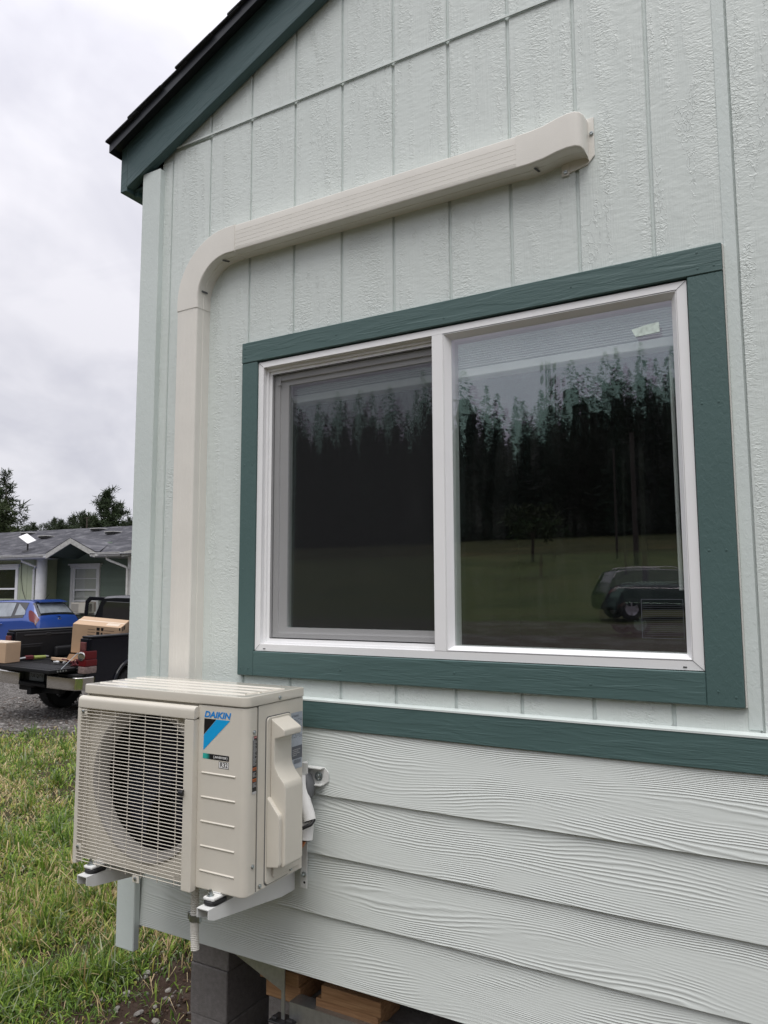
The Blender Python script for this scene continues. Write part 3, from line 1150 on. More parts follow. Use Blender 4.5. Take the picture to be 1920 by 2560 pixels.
# inlet cap: sleeve that swells upward over the wall hole
rings = []
for x, top, bot, dep in ((1.262, 1.3400, 1.2340, .0685), (1.300, 1.3400, 1.2340, .0685), (1.345, 1.3440, 1.2380, .0690), (1.385, 1.3530, 1.2460, .0700),
                         (1.415, 1.3580, 1.2490, .0700), (1.437, 1.3580, 1.2480, .0690), (1.450, 1.3550, 1.2450, .0640), (1.458, 1.3500, 1.2400, .0520), (1.460, 1.346, 1.236, .030)):
    pr = duct_prof(0, top - bot, dep, False, 0.010)
    rings.append([(x, d, top - a) for a, d in pr])
mb = MB()
mb.loft(rings)
cap = part(mb, 'inlet_cap', 'ivory', duct, 50)
slot((1.315, -0.036, 1.2315), (0.2, 1, 0.0), (1, -.1, 0), cap)
mb = MB()
mb.prism([(1.385, 1.208), (1.455, 1.222), (1.476, 1.245), (1.476, 1.362), (1.385, 1.362)], -0.0045, -0.0005, bev=0.0015)
mb.prism([(1.379, 1.205), (1.402, 1.205), (1.402, 1.24), (1.379, 1.24)], -0.0062, -0.0046, bev=0.0008)
part(mb, 'wall_flange', 'ivory', cap)
for (sx, sz) in ((1.391, 1.2155), (1.469, 1.312)):
    mb = MB()
    mb.lathe([(0.006, -.0050), (0.006, -.0085), (0.0045, -.0105), (0.0022, -.0105), (0.0015, -.0085), (0.0, -.0085)], (sx, 0, sz), 'y', 14)
    part(mb, 'screw', 'zinc', cap)

# ------------------------------------------------------------------ outdoor unit
AX0, AX1, AYF, AYB, AZ0, AZ1 = -0.144, 0.538, -0.378, -0.108, -0.849, -0.299
LIDZ = -0.330
unit = place('outdoor_unit', 'beige mini split outdoor unit with round fan guard bracketed to the wall under the window', 'air conditioner', ((AX0 + AX1) / 2, -0.25, AZ0))
FC = (0.128, -0.590)


def hole_plate(mb, x0, x1, z0, z1, c, r, y, n=64):
    vs, fs = [], []
    for k in range(n):
        t = 2 * math.pi * k / n
        d = (math.cos(t), math.sin(t))
        vs.append((c[0] + r * d[0], y, c[1] + r * d[1]))
    for k in range(n):
        t = 2 * math.pi * k / n
        d = (math.cos(t), math.sin(t))
        s = []
        if d[0] > 1e-6: s.append((x1 - c[0]) / d[0])
        if d[0] < -1e-6: s.append((x0 - c[0]) / d[0])
        if d[1] > 1e-6: s.append((z1 - c[1]) / d[1])
        if d[1] < -1e-6: s.append((z0 - c[1]) / d[1])
        s = min(s)
        vs.append((c[0] + d[0] * s, y, c[1] + d[1] * s))
    for k in range(n):
        k2 = (k + 1) % n
        fs.append((k, n + k, n + k2, k2))
    for (px, pz) in ((x0, z0), (x1, z0), (x1, z1), (x0, z1)):
        best = sorted(range(n), key=lambda k: (vs[n + k][0] - px) ** 2 + (vs[n + k][2] - pz) ** 2)[:2]
        vs.append((px, y, pz))
        fs.append((n + best[0], n + best[1], len(vs) - 1))
    mb.add(vs, fs)


# cabinet: right bay with rounded corner, plus left side, top, back and floor plates
rc = 0.022
arc = [(AX1 - rc + rc * math.sin(a), AYF + rc - rc * math.cos(a)) for a in [k * math.pi / 2 / 6 for k in range(7)]]
mb = MB()
mb.prism([(0.352, AYF)] + arc + [(AX1, -0.3285), (0.352, -0.3285)], AZ0 + 0.0, LIDZ, axis='z', bev=0.006, seg=2)
mb.box(0.352, AX1 - .0008, -0.328, AYB, AZ0 + .004, LIDZ)
mb.box(AX0, AX0 + .012, AYF + .006, AYB, AZ0, LIDZ, 0.003)
mb.box(AX0 + .0122, 0.3518, AYB - .012, AYB, AZ0, LIDZ)
mb.box(AX0 + .0122, 0.3518, AYF + .012, AYB - .0122, AZ0, AZ0 + .012)
cab = part(mb, 'cabinet', 'ac_paint', unit, 30)
mb = MB()
hole_plate(mb, AX0 + .0122, 0.3518, AZ0 + .0125, LIDZ, FC, 0.222, AYF + .014)
part(mb, 'front_panel', 'ac_paint', cab, 30)
# bell mouth
mb = MB()
mb.lathe([(0.234, .0138), (0.231, .0095), (0.226, .0095), (0.2215, .0135), (0.214, .022), (0.206, .038), (0.205, .052), (0.208, .052)], (FC[0], AYF, FC[1]), 'y', 64)
part(mb, 'bell_mouth', 'ac_inner', cab, 50)
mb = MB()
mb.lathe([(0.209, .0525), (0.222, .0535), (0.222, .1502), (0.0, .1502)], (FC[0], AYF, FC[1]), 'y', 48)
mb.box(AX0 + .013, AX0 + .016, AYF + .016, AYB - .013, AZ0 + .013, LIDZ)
part(mb, 'shade_backdrop', 'black_hole', cab)  # black backdrop added to stand in for the shade inside the cabinet
# fan: three swept blades on a hub
mb = MB()
for q in range(3):
    a0 = q * 2 * math.pi / 3 + 0.5
    vs, fs = [], []
    nr, na = 6, 7
    for i_ in range(nr):
        r = lerp(0.045, 0.198, i_ / (nr - 1))
        for j_ in range(na):
            s = j_ / (na - 1)
            ang = a0 + s * lerp(1.5, 1.45, i_ / (nr - 1)) + 0.35 * (i_ / (nr - 1)) ** 1.5
            y = AYF + 0.125 - 0.045 * s * (0.4 + 0.6 * i_ / (nr - 1))
            vs.append((FC[0] + r * math.cos(ang), y, FC[1] + r * math.sin(ang)))
    for i_ in range(nr - 1):
        for j_ in range(na - 1):
            a = i_ * na + j_
            fs.append((a, a + 1, a + na + 1, a + na))
    mb.add(vs, fs)
mb.lathe([(0.0, .078), (0.042, .081), (0.048, .092), (0.048, .14)], (FC[0], AYF, FC[1]), 'y', 24)
part(mb, 'fan', 'fan_blade', unit, 40)
# lid
mb = MB()
lp = [(AX0 - .003, AYB + .002), (AX0 - .003, AYF - .004 + .006), (AX0 + .003, AYF - .004)]
rc2 = 0.024
lp += [(AX1 + .003 - rc2 + rc2 * math.sin(a), AYF - .004 + rc2 - rc2 * math.cos(a)) for a in [k * math.pi / 2 / 6 for k in range(7)]]
lp += [(AX1 + .003, AYB + .002)]
mb.prism(lp, LIDZ + .0012, AZ1, axis='z', bev=0.0045, seg=2)
lid = part(mb, 'lid', 'ac_paint', unit, 30)
lid.data.materials.clear()
simple('ac_lid', (0.645, 0.612, 0.532), 0.16, var=0.02, vscale=5, coat=0.5)
lid.data.materials.append(MATS['ac_lid'])
# pressed beads on the lid: four long ones meeting a diagonal one
for k in range(4):
    y = AYF + 0.045 + k * 0.052
    mb = MB()
    mb.prism([(y - .006, AZ1 - .0005), (y - .003, AZ1 + .0028), (y + .003, AZ1 + .0028), (y + .006, AZ1 - .0005)], AX0 + 0.02, AX1 - 0.03 - 0.012 * (k == 0), axis='x')
    part(mb, 'pressed_bead', 'ac_lid', lid)
mb = MB()
mb.tube([(AX1 - .045, AYF + .045, AZ1 - .002), (AX1 - .022, AYF + .20, AZ1 - .002)], 0.005, 8)
part(mb, 'pressed_bead', 'ac_lid', lid)
# embossed ribs of the right bay
for k in range(5):
    z = -0.5205 - 0.0683 * k
    mb = MB()
    mb.prism([(AYF + .0003, z + .0006), (AYF - .0026, z - .0028), (AYF + .0003, z - .009)], 0.372, 0.500, axis='x')
    part(mb, 'pressed_rib', 'ac_paint', cab)
# seam between front panel and side panel, and side cover gap
mb = MB()
mb.box(AX1 - .001, AX1 + .0004, -0.3284, -0.3272, AZ0 + .006, LIDZ)
part(mb, 'seam', 'grey_pvc', cab)
# guard frame
gx0, gx1 = -0.150, 0.352
gy0, gy1 = AYF + .004, AYF - .022
mb = MB()
# rounded hood across the top
prof = [(gy0, -0.338), (gy0 - .008, -0.3345), (gy1 + .008, -0.3365), (gy1 + .002, -0.342), (gy1, -0.350), (gy1, -0.372), (gy1 + .008, -0.372), (gy0, -0.366)]
mb.prism(prof, gx0, gx1 + .006, axis='x', bev=0.0025, seg=2)
grille = part(mb, 'fan_guard', 'ac_paint', unit, 35)
mb = MB()
mb.box(gx0 - .002, gx0 + .014, gy1 + .001, gy0, -0.858, -0.3725, 0.003, seg=2)
part(mb, 'side_bar', 'ac_paint', grille, 35)
mb = MB()
mb.box(0.318, gx1 + .004, gy1 + .001, gy0, -0.858, -0.3725, 0.004, seg=2)
part(mb, 'side_bar', 'ac_paint', grille, 35)
wr = 0.00125
zz = -0.379
wire_z = []
while zz > -0.853:
    wire_z.append(zz)
    zz -= 0.01035
wm = MB().tube([(gx0 + .010, 0, 0), (0.322, 0, 0)], wr, 6).mesh('wire', 'ac_wire', 40)
wm_s = MB().tube([(-0.112, 0, 0), (0.322, 0, 0)], wr, 6).mesh('wire', 'ac_wire', 40)
wm_s2 = MB().tube([(gx0 + .010, 0, 0), (0.288, 0, 0)], wr, 6).mesh('wire', 'ac_wire', 40)
for k, z in enumerate(wire_z):
    me = wm_s if len(wire_z) - 6 <= k <= len(wire_z) - 4 else (wm_s2 if k in (0, len(wire_z) - 3) else wm)
    o = bpy.data.objects.new('wire', me)
    COL.objects.link(o)
    o.parent = grille
    o.location = (0, gy1 + .0035, z)
for x in (-0.112, -0.045, 0.020, 0.086, 0.153, 0.220, 0.288):
    mb = MB()
    mb.tube([(x, gy1 + .0058, -0.370), (x, gy1 + .0058, -0.8535)], wr * 1.1, 6)
    part(mb, 'wire', 'ac_wire', grille, 40)
for (tx, tz) in ((-0.132, -0.806), (0.130, -0.858), (-0.128, -0.384)):
    mb = MB()
    mb.box(tx - .012, tx + .016, gy1 + .004, gy1 + .006, tz - .012, tz + .010, 0.001)
    part(mb, 'clip_plate', 'ac_paint', grille)
    mb = MB()
    mb.lathe([(0.0055, -.001), (0.0055, -.0035), (0.003, -.0045), (0, -.0045)], (tx + .002, gy1 + .004, tz), 'y', 12)
    part(mb, 'screw', 'zinc', grille)
mb = MB()
mb.tube([(0.325, gy1 - .003, -0.583), (0.318, gy1 - .005, -0.5825), (0.306, gy1 - .002, -0.580)], [0.009, 0.008, 0.004], 10)
part(mb, 'wire_grommet', 'black_rubber', grille, 40)

# printed marks on the right bay
R_, U_ = (1, 0, 0), (0, 0, 1)
YP = AYF - .0006
mb = MB()
text(mb, "DAIKIN", (0.3785, YP, -0.3655), R_, U_, 0.102, 0.0185, 0.22, 0.040)
part(mb, 'lettering', 'logo_blue', cab)
mb = MB()
mb.add([(0.3785, YP, -0.3690), (0.3775, YP, -0.4150), (0.4240, YP, -0.3690)], [(0, 1, 2)])
part(mb, 'logo_triangle', 'black_print', cab)
mb = MB()
mb.add([(0.4255, YP, -0.3690), (0.3775, YP, -0.4165), (0.3765, YP, -0.4600), (0.4770, YP, -0.3690)], [(0, 1, 2, 3)])
part(mb, 'logo_band', 'blue_print', cab)
mb = MB()
mb.quad((0.3755, YP, -0.4830), (0.4030, YP, -0.4830), (0.4030, YP, -0.4680), (0.3755, YP, -0.4680), 0)
mb.quad((0.4030, YP, -0.4830), (0.4750, YP, -0.4830), (0.4750, YP, -0.4680), (0.4030, YP, -0.4680), 1)
m, nt, b = new_mat('teal_fade')
tcn = nd(nt, 'TexCoord')
sx = nd(nt, 'SeparateXYZ', {0: tcn.outputs['Object']}).outputs[0]
nt.links.new(ramp(nt, mth(nt, 'MULTIPLY_ADD', sx, 1 / 0.0275, -0.3755 / 0.0275), [(0.4, (0.02, 0.42, 0.36)), (1.0, (0.008, 0.012, 0.012))]), b.inputs['Base Color'])
MATS['teal_fade'] = m
part(mb, 'inverter_badge', ['teal_fade', 'black_print'], cab)
mb = MB()
YQ = AYF - .0009
text(mb, "INVERTER", (0.4210, YQ, -0.4785), R_, U_, 0.044, 0.0062, 0.25, 0.03)
for sgn, cx in ((1, 0.4205), (-1, 0.4655)):
    pts = []
    for k in range(9):
        t = lerp(-1.1, 1.1, k / 8)
        pts.append((cx - sgn * (0.006 * math.cos(t)) + sgn * .002, -0.4755 + 0.0062 * math.sin(t)))
    for k in range(8):
        w0, w1 = 0.0012 * math.cos(lerp(-1.3, 1.3, k / 8)) + .0002, 0.0012 * math.cos(lerp(-1.3, 1.3, (k + 1) / 8)) + .0002
        mb.quad((pts[k][0], YQ, pts[k][1]), (pts[k][0] + sgn * w0, YQ, pts[k][1]), (pts[k + 1][0] + sgn * w1, YQ, pts[k + 1][1]), (pts[k + 1][0], YQ, pts[k + 1][1]))
part(mb, 'badge_lettering', 'white_print', cab)
mb = MB()
bx0, bx1, bz0, bz1, w = 0.4370, 0.4745, -0.5050, -0.4860, .0012
for a in ((bx0, bx1, bz0, bz0 + w), (bx0, bx1, bz1 - w, bz1), (bx0, bx0 + w, bz0 + w, bz1 - w), (bx1 - w, bx1, bz0 + w, bz1 - w)):
    mb.quad((a[0], YP, a[2]), (a[1], YP, a[2]), (a[1], YP, a[3]), (a[0], YP, a[3]))
part(mb, 'mark_border', 'black_print', cab)
mb = MB()
mb.quad((bx0 + w, YP + .0002, bz0 + w), (bx1 - w, YP + .0002, bz0 + w), (bx1 - w, YP + .0002, bz1 - w), (bx0 + w, YP + .0002, bz1 - w))
part(mb, 'mark_ground', 'white_print', cab)
mb = MB()
text(mb, "R32", (bx0 + .0055, YP, bz0 + .0032), R_, U_, 0.028, 0.0136, 0.0, 0.018)
part(mb, 'refrigerant_mark', 'black_print', cab)

# warning sticker down the side
XS = AX1 + .0006
RY, UZ = (0, 1, 0), (0, 0, 1)
ly0, ly1 = -0.3635, -0.3325
mb = MB()
XSW = AX1 + .0005
mb.quad((XSW, ly0 + .012, -0.5730), (XSW, ly1, -0.5730), (XSW, ly1, -0.4120), (XSW, ly0 + .012, -0.4120))
stk = part(mb, 'warning_sticker', 'black_print', cab)
mb = MB()
XT = XS + .0004
z = -0.4235
random.seed(3)
while z > -0.555:
    if not (-0.512 < z < -0.496 or -0.541 < z < -0.527):
        ww = random.uniform(0.5, 0.95)
        y = ly0 + .0135
        while y < lerp(ly0 + .0135, ly1 - .001, ww):
            l = random.uniform(.0015, .004)
            mb.quad((XT, y, z), (XT, min(y + l, ly1 - .001), z), (XT, min(y + l, ly1 - .001), z + .0013), (XT, y, z + .0013))
            y += l + .0008
    z -= 0.0026
mb.quad((XT, ly0 + .012, -0.5728), (XT, ly1 - .0002, -0.5728), (XT, ly1 - .0002, -0.5655), (XT, ly0 + .012, -0.5655))
mb.quad((XT, ly0 + .0125, -0.4225), (XT, ly0 + .0165, -0.4225), (XT, ly0 + .0165, -0.4135), (XT, ly0 + .0125, -0.4135))
part(mb, 'fine_print', 'pale_text', stk)
mb = MB()
for zt in (-0.5075, -0.5385):
    mb.quad((XT, ly0 + .0125, zt), (XT, ly1 - .0005, zt), (XT, ly1 - .0005, zt + .0082), (XT, ly0 + .0125, zt + .0082))
part(mb, 'warning_stripe', 'orange_print', stk)
mb = MB()
mb.quad((XT, ly0 + .0175, -0.4180), (XT, ly1 - .0005, -0.4180), (XT, ly1 - .0005, -0.4130), (XT, ly0 + .0175, -0.4130))
part(mb, 'danger_stripe', 'red_print', stk)
mb = MB()
XU = XT + .0004
for zt in (-0.5060, -0.5370):
    text(mb, "WARNING", (XU, ly0 + .0165, zt), RY, UZ, 0.013, 0.0048, 0, 0.01)
    mb.add([(XU, ly0 + .0130, zt - .0003), (XU, ly0 + .0160, zt - .0003), (XU, ly0 + .0145, zt + .005)], [(0, 1, 2)])
part(mb, 'warning_lettering', 'black_print', stk)
mb = MB()
text(mb, "DANGER", (XU, ly0 + .0190, -0.4172), RY, UZ, 0.0105, 0.0034, 0, 0.01)
part(mb, 'danger_lettering', 'white_print', stk)

# rating plate near the rear edge
mb = MB()
mb.quad((XS, -0.1700, -0.5420), (XS, AYB - .003, -0.5420), (XS, AYB - .003, -0.3720), (XS, -0.1700, -0.3720))
plate = part(mb, 'rating_label', 'grey_label', cab)
mb = MB()
mb.quad((XT, -0.1655, -0.5120), (XT, AYB - .004, -0.5120), (XT, AYB - .004, -0.4740), (XT, -0.1655, -0.4740))
text(mb, "DAIKIN", (XT, -0.158, -0.3860), RY, UZ, 0.026, 0.0060, 0.2, 0.015)
mb.add([(XT, -0.1640, -0.3800), (XT, -0.1640, -0.3875), (XT, -0.1590, -0.3800)], [(0, 1, 2)])
z = -0.394
while z > -0.452:
    y = -0.163
    while y < -0.116:
        l = random.uniform(.003, .009)
        if random.random() < .75:
            mb.quad((XT, y, z), (XT, y + l, z), (XT, y + l, z + .0014), (XT, y, z + .0014))
        y += l + .002
    z -= .0045
y = -0.155
while y < -0.118:
    w = random.choice((.0006, .0012, .0018))
    mb.quad((XT, y, -0.5270), (XT, y + w, -0.5270), (XT, y + w, -0.5150), (XT, y, -0.5150))
    y += w + random.choice((.0006, .0012))
part(mb, 'label_print', 'text_grey', plate)
mb = MB()
for z, w in ((-0.486, .040), (-0.4915, .030), (-0.497, .036), (-0.5025, .022)):
    text(mb, "ooooooo", (XU, -0.162, z), RY, UZ, w, 0.0030, 0, 0.02)
part(mb, 'label_lines', 'pale_text', plate)

# valve cover on the side
mb = MB()


def rrect(y0, y1, z0, z1, r, n=4):
    p = []
    for cy, cz, a0 in ((y1 - r, z1 - r, 0), (y0 + r, z1 - r, 90), (y0 + r, z0 + r, 180), (y1 - r, z0 + r, 270)):
        for k in range(n + 1):
            a = rad(a0 + 90 * k / n)
            p.append((cy + r * math.cos(a), cz + r * math.sin(a)))
    return p


mb.prism(rrect(-0.290, -0.1740, -0.8385, -0.3680, 0.012), AX1 - .001, AX1 + .0045, axis='x', bev=0.0012)
cover = part(mb, 'valve_cover', 'ac_paint', unit, 30)
mb = MB()
mb.prism(rrect(-0.2925, -0.1715, -0.8415, -0.3655, 0.013), AX1 - .0015, AX1 + .0006, axis='x')
part(mb, 'cover_gap', 'grey_pvc', cover)
mb = MB()
mb.prism([(0.5425, -0.3725), (0.592, -0.4020), (0.592, -0.4200), (0.5580, -0.4300), (0.5560, -0.4420), (0.5560, -0.4920), (0.5600, -0.5120), (0.5720, -0.5320),
          (0.5920, -0.5520), (0.5985, -0.5700), (0.5985, -0.7750), (0.5950, -0.7850), (0.5425, -0.7930)], -0.2740, -0.1880, axis='y', bev=0.004, seg=2)
part(mb, 'cover_bulge', 'ac_paint', cover, 32)
mb = MB()
mb.prism([(0.5425, -0.592), (0.5860, -0.640), (0.5890, -0.655), (0.5890, -0.775), (0.5860, -0.783), (0.5425, -0.790)], -0.2900, -0.2720, axis='y', bev=0.004, seg=2)
part(mb, 'cover_bulge', 'ac_paint', cover, 32)
mb = MB()
mb.prism(rrect(-0.262, -0.130, -0.825, -0.785, 0.006), 0.5425, 0.5485, axis='x', bev=0.001)
part(mb, 'cover_foot', 'ac_paint', cover)
for (sy, sz) in ((-0.345, -0.4010), (-0.345, -0.7700), (-0.312, -0.8330), (-0.172, -0.8270)):
    mb = MB()
    xx = AX1 + (.004 if sy > -.2 else 0)
    mb.lathe([(0.0062, .0002), (0.0062, .0030), (0.004, .0044), (0.0018, .0044), (0.0014, .003), (0, .003)], (xx, sy, sz), 'x', 14)
    part(mb, 'screw', 'zinc', cab)
mb = MB()
mb.lathe([(0.0058, .0002), (0.0058, .0030), (0.004, .0044), (0.0018, .0044), (0.0014, .003), (0, .003)], (AX1 + .003, -0.232, -0.3165), 'x', 14)
part(mb, 'screw', 'zinc', lid)
# feet
for fx in (-0.062, 0.437):
    mb = MB()
    mb.box(fx - .020, fx + .020, -0.412, -0.085, AZ0 - .010, AZ0 - .0005, 0.004, seg=2)
    mb.box(fx - .015, fx + .015, -0.378, -0.100, AZ0 - .0006, AZ0 + .004, 0.002)
    part(mb, 'foot', 'white_metal', unit, 40)

# ------------------------------------------------------------------ wall bracket
brk = place('wall_bracket', 'white steel bracket of rail and two arms carrying the beige outdoor unit', 'bracket', (0.2, -0.03, -0.9))
mb = MB()
rp = [(-0.026, -0.612), (-0.052, -0.612), (-0.052, -0.609), (-0.029, -0.609), (-0.029, -0.561), (-0.052, -0.561), (-0.052, -0.558), (-0.026, -0.558)]
mb.prism(rp, -0.20, 0.566, axis='x')
rail = part(mb, 'rail', 'white_metal', brk)
mb = MB()
mb.prism([(0.566, -0.612), (0.582, -0.600), (0.582, -0.572), (0.566, -0.558)], -0.029, -0.026, axis='y')
part(mb, 'rail_tip', 'white_metal', rail)
mb = MB()
mb.lathe([(0.015, -.0005), (0.015, -.002), (0.0095, -.002), (0.0095, -.008), (0.006, -.010), (0, -.010)], (0.546, -0.029, -0.587), 'y', 10)
part(mb, 'lag_bolt', 'zinc', rail)
arm_proto = None
for ax in (0.436, -0.062):
    mb = MB()
    x0, x1 = ax - .0215, ax + .0215
    # channel: top plate and two tapering flanges
    mb.box(x0, x1, -0.432, -0.034, -0.8755, -0.8730)
    for xa, xb in ((x0, x0 + .0022), (x1 - .0022, x1)):
        mb.prism([(-0.432, -0.8756), (-0.034, -0.8756), (-0.034, -0.9480), (-0.100, -0.9480), (-0.408, -0.9080), (-0.432, -0.8980)], xa, xb, axis='x')
    arm = part(mb, 'arm', 'white_metal', brk)
    for fy in (-0.396,):
        mb = MB()
        mb.prism([(ax + .024 * math.cos(t) * (1 if True else 1), fy + .018 * math.sin(t) + (.0 if math.sin(t) < 0 else .030)) for t in [2 * math.pi * k / 20 for k in range(20)]], -0.8728, -0.8595, axis='z', bev=0.003)
        part(mb, 'rubber_pad', 'black_rubber', arm, 40)
        mb = MB()
        mb.lathe([(0.0115, 0), (0.0115, .0018), (0.0078, .0018), (0.0078, .008), (0.0045, .008), (0.0045, .017), (0, .017)], (ax - .003, fy - .002, AZ0 - .0005), 'z', 6)
        part(mb, 'bolt', 'zinc', arm)
        mb = MB()
        mb.tube([(ax + .003, fy - .010, -0.8757), (ax + .003, fy - .010, -0.897)], [0.009, 0.0065], 10)
        part(mb, 'pad_stem', 'black_rubber', arm)
    mb = MB()
    ux = ax + 0.062
    mb.box(ux - .002, ux + .0225, -0.0555, -0.053, -0.928, -0.545, 0.0006)
    mb.box(ux - .002, ux + .0004, -0.0528, -0.022, -0.900, -0.545, 0.0006)
    up = part(mb, 'upright', 'white_metal', brk)
    mb = MB()
    mb.lathe([(0.0085, -.0002), (0.0085, -.006), (0.005, -.007), (0.005, -.013), (0, -.013)], (ux + .013, -0.0555, -0.885), 'y', 6)
    part(mb, 'bolt', 'zinc', up)
    mb = MB()
    mb.lathe([(0.004, -.0004), (0, -.0004)], (ux + .013, -0.0555, -0.910), 'y', 12)
    part(mb, 'hole', 'black_rubber', up)

# ------------------------------------------------------------------ pipes behind the unit, drain hose
pipes = place('refrigerant_lines', 'white foam wrapped copper pipes with black ends behind the outdoor unit', 'pipes', (0.53, -0.08, -0.75))
mb = MB()
mb.tube([(0.500, -0.070, -0.585), (0.512, -0.078, -0.622), (0.528, -0.082, -0.655), (0.545, -0.085, -0.690), (0.552, -0.087, -0.708)], 0.0205, 14)
p1 = part(mb, 'insulated_pipe', 'insulation', pipes, 50)
mb = MB()
mb.tube([(0.5522, -0.087, -0.7085), (0.5530, -0.0872, -0.7105)], 0.016, 12)
mb.tube([(0.500, -0.10, -0.715), (0.520, -0.115, -0.724), (0.548, -0.118, -0.724), (0.566, -0.100, -0.715), (0.568, -0.085, -0.703)], 0.0055, 8)
part(mb, 'end_plug', 'black_rubber', p1, 40)
mb = MB()
mb.tube([(0.530, -0.070, -0.70), (0.536, -0.080, -0.735), (0.536, -0.084, -0.768)], 0.0215, 14)
p2 = part(mb, 'insulated_pipe', 'insulation', pipes, 50)
mb = MB()
mb.tube([(0.536, -0.084, -0.7683), (0.536, -0.0842, -0.771)], 0.018, 12)
part(mb, 'end_plug', 'black_rubber', p2, 40)
mb = MB()
mb.tube([(0.534, -0.088, -0.769), (0.528, -0.094, -0.785), (0.514, -0.10, -0.80), (0.500, -0.10, -0.807)], 0.0065, 10)
mb.tube([(0.545, -0.085, -0.712), (0.530, -0.095, -0.728), (0.505, -0.10, -0.735)], 0.0055, 10)
part(mb, 'copper_tube', 'copper', pipes, 50)
mb = MB()
mb.tube([(0.508, -0.05, -0.590), (0.524, -0.055, -0.610), (0.527, -0.062, -0.632), (0.518, -0.07, -0.650)], 0.021, 12)
part(mb, 'conduit_elbow', 'grey_pvc', pipes, 50)

hose = place('drain_hose', 'cream ribbed drain hose hanging below the outdoor unit with a steel clamp', 'hose', (0.24, -0.25, -1.09))
path = [Vector(p) for p in ((0.236, -0.25, -0.845), (0.236, -0.25, -0.93), (0.236, -0.25, -1.00), (0.239, -0.252, -1.04), (0.247, -0.256, -1.092))]
fine, rr = [], []
tot = 84
for k in range(tot + 1):
    t = k / tot * (len(path) - 1)
    j = min(int(t), len(path) - 2)
    fine.append(path[j].lerp(path[j + 1], t - j))
    rr.append(0.0122 + 0.0013 * (1 if k % 2 else -1))
mb = MB()
mb.tube(fine, rr, 16, cap=False)
e = fine[-1]
mb.tube([fine[-1], fine[-2], fine[-4]], [0.0112, 0.0080, 0.0078], 16, cap=False)
hz = part(mb, 'ribbed_tube', 'ivory', hose, 60)
mb = MB()
mb.lathe([(0.0138, -.009), (0.0165, -.009), (0.0165, .009), (0.0138, .009)], (0.236, -0.25, -1.0), 'z', 18)
mb.box(0.251, 0.261, -0.257, -0.243, -1.012, -0.990, 0.002)
mb.box(0.209, 0.221, -0.254, -0.246, -1.009, -0.986, 0.002)
part(mb, 'clamp', 'zinc', hose, 40)

# ------------------------------------------------------------------ pier, blocks, lumber and steel under the floor


def block(x0, x1, y0, y1, z0, z1, label, group=None, name='concrete_block', mat='concrete_block', cat='concrete block', bev=0.004):
    c = Vector(((x0 + x1) / 2, (y0 + y1) / 2, z0))
    mb = MB()
    mb.box(x0 - c.x, x1 - c.x, y0 - c.y, y1 - c.y, 0, z1 - z0, bev)
    o = mb.build(name, mat)
    o.location = c
    return tag(o, label, cat, group)


gp = 'grey blocks of the corner pier'
block(-0.292, -0.102, 0.300, 0.690, -1.468, -1.279, 'grey concrete block, topmost of the corner pier under the lap boards', gp)
block(-0.294, -0.104, 0.297, 0.690, -1.659, -1.470, 'grey concrete block, middle of the corner pier under the lap boards', gp)
block(-0.293, -0.101, 0.301, 0.690, -1.860, -1.661, 'grey concrete block, lowest of the corner pier, sunk in the soil', gp)
block(0.205, 0.395, 0.160, 0.560, -1.600, -1.411, 'grey concrete block carrying the two short cedar shims', 'grey blocks of the inner piers')
block(0.205, 0.395, 0.163, 0.560, -1.792, -1.602, 'grey concrete block at the ground below the cedar shims', 'grey blocks of the inner piers')
block(0.43, 0.79, 0.175, 0.56, -1.600, -1.390, 'grey concrete block under the long cedar planks', 'grey blocks of the inner piers')
block(0.43, 0.79, 0.175, 0.56, -1.800, -1.602, 'grey concrete block at the ground under the long cedar planks', 'grey blocks of the inner piers')
gw = 'cedar pieces shimming the piers'
block(0.178, 0.345, 0.145, 0.30, -1.352, -1.305, 'upper short orange cedar shim behind the steel gusset', gw, 'cedar_shim', 'cedar', 'lumber', 0.002)
block(0.202, 0.350, 0.150, 0.30, -1.409, -1.3535, 'lower short orange cedar shim resting on a grey block', gw, 'cedar_shim', 'cedar', 'lumber', 0.002)
block(0.462, 0.690, 0.112, 0.25, -1.345, -1.298, 'upper long orange cedar plank under the dark floor', gw, 'cedar_plank', 'cedar', 'lumber', 0.002)
block(0.435, 0.675, 0.120, 0.27, -1.3885, -1.3465, 'lower long orange cedar plank on the grey block', gw, 'cedar_plank', 'cedar', 'lumber', 0.002)

tie = place('steel_tie', 'galvanised steel gusset with upright strap and clip under the skirting', 'steel tie', (0.33, 0.1, -1.42))
mb = MB()
mb.prism([(0.100, -1.262), (0.322, -1.262), (0.322, -1.340)], 0.085, 0.088, axis='y')
part(mb, 'gusset', 'galv', tie)
mb = MB()
mb.box(0.3225, 0.336, 0.080, 0.084, -1.425, -1.20)
part(mb, 'strap', 'galv', tie)
mb = MB()
mb.box(0.285, 0.375, 0.055, 0.115, -1.433, -1.4255, 0.002)
mb.box(0.355, 0.380, 0.060, 0.078, -1.4253, -1.410, 0.003)
mb.box(0.295, 0.315, 0.060, 0.078, -1.4253, -1.414, 0.003)
part(mb, 'clip', 'dark_steel', tie)
mb = MB()
mb.box(0.345, 2.6, 0.096, 0.099, -1.455, -1.372)
mb.box(0.345, 2.6, 0.0992, 0.155, -1.375, -1.372)
beam = mb.build('steel_angle', 'galv')
tag(beam, 'long galvanised steel angle lying along the foot of the skirting', 'steel angle')
mb = MB()
mb.box(-0.25, XR, 1.2, 1.26, -1.45, -1.19)
mb.box(-0.25, XR, 3.9, 3.96, -1.45, -1.19)
part(mb, 'chassis_beam', 'dark_steel', house)
mb = MB()
mb.box(-0.2, XR, 4.5, 4.55, -1.9, -1.19)
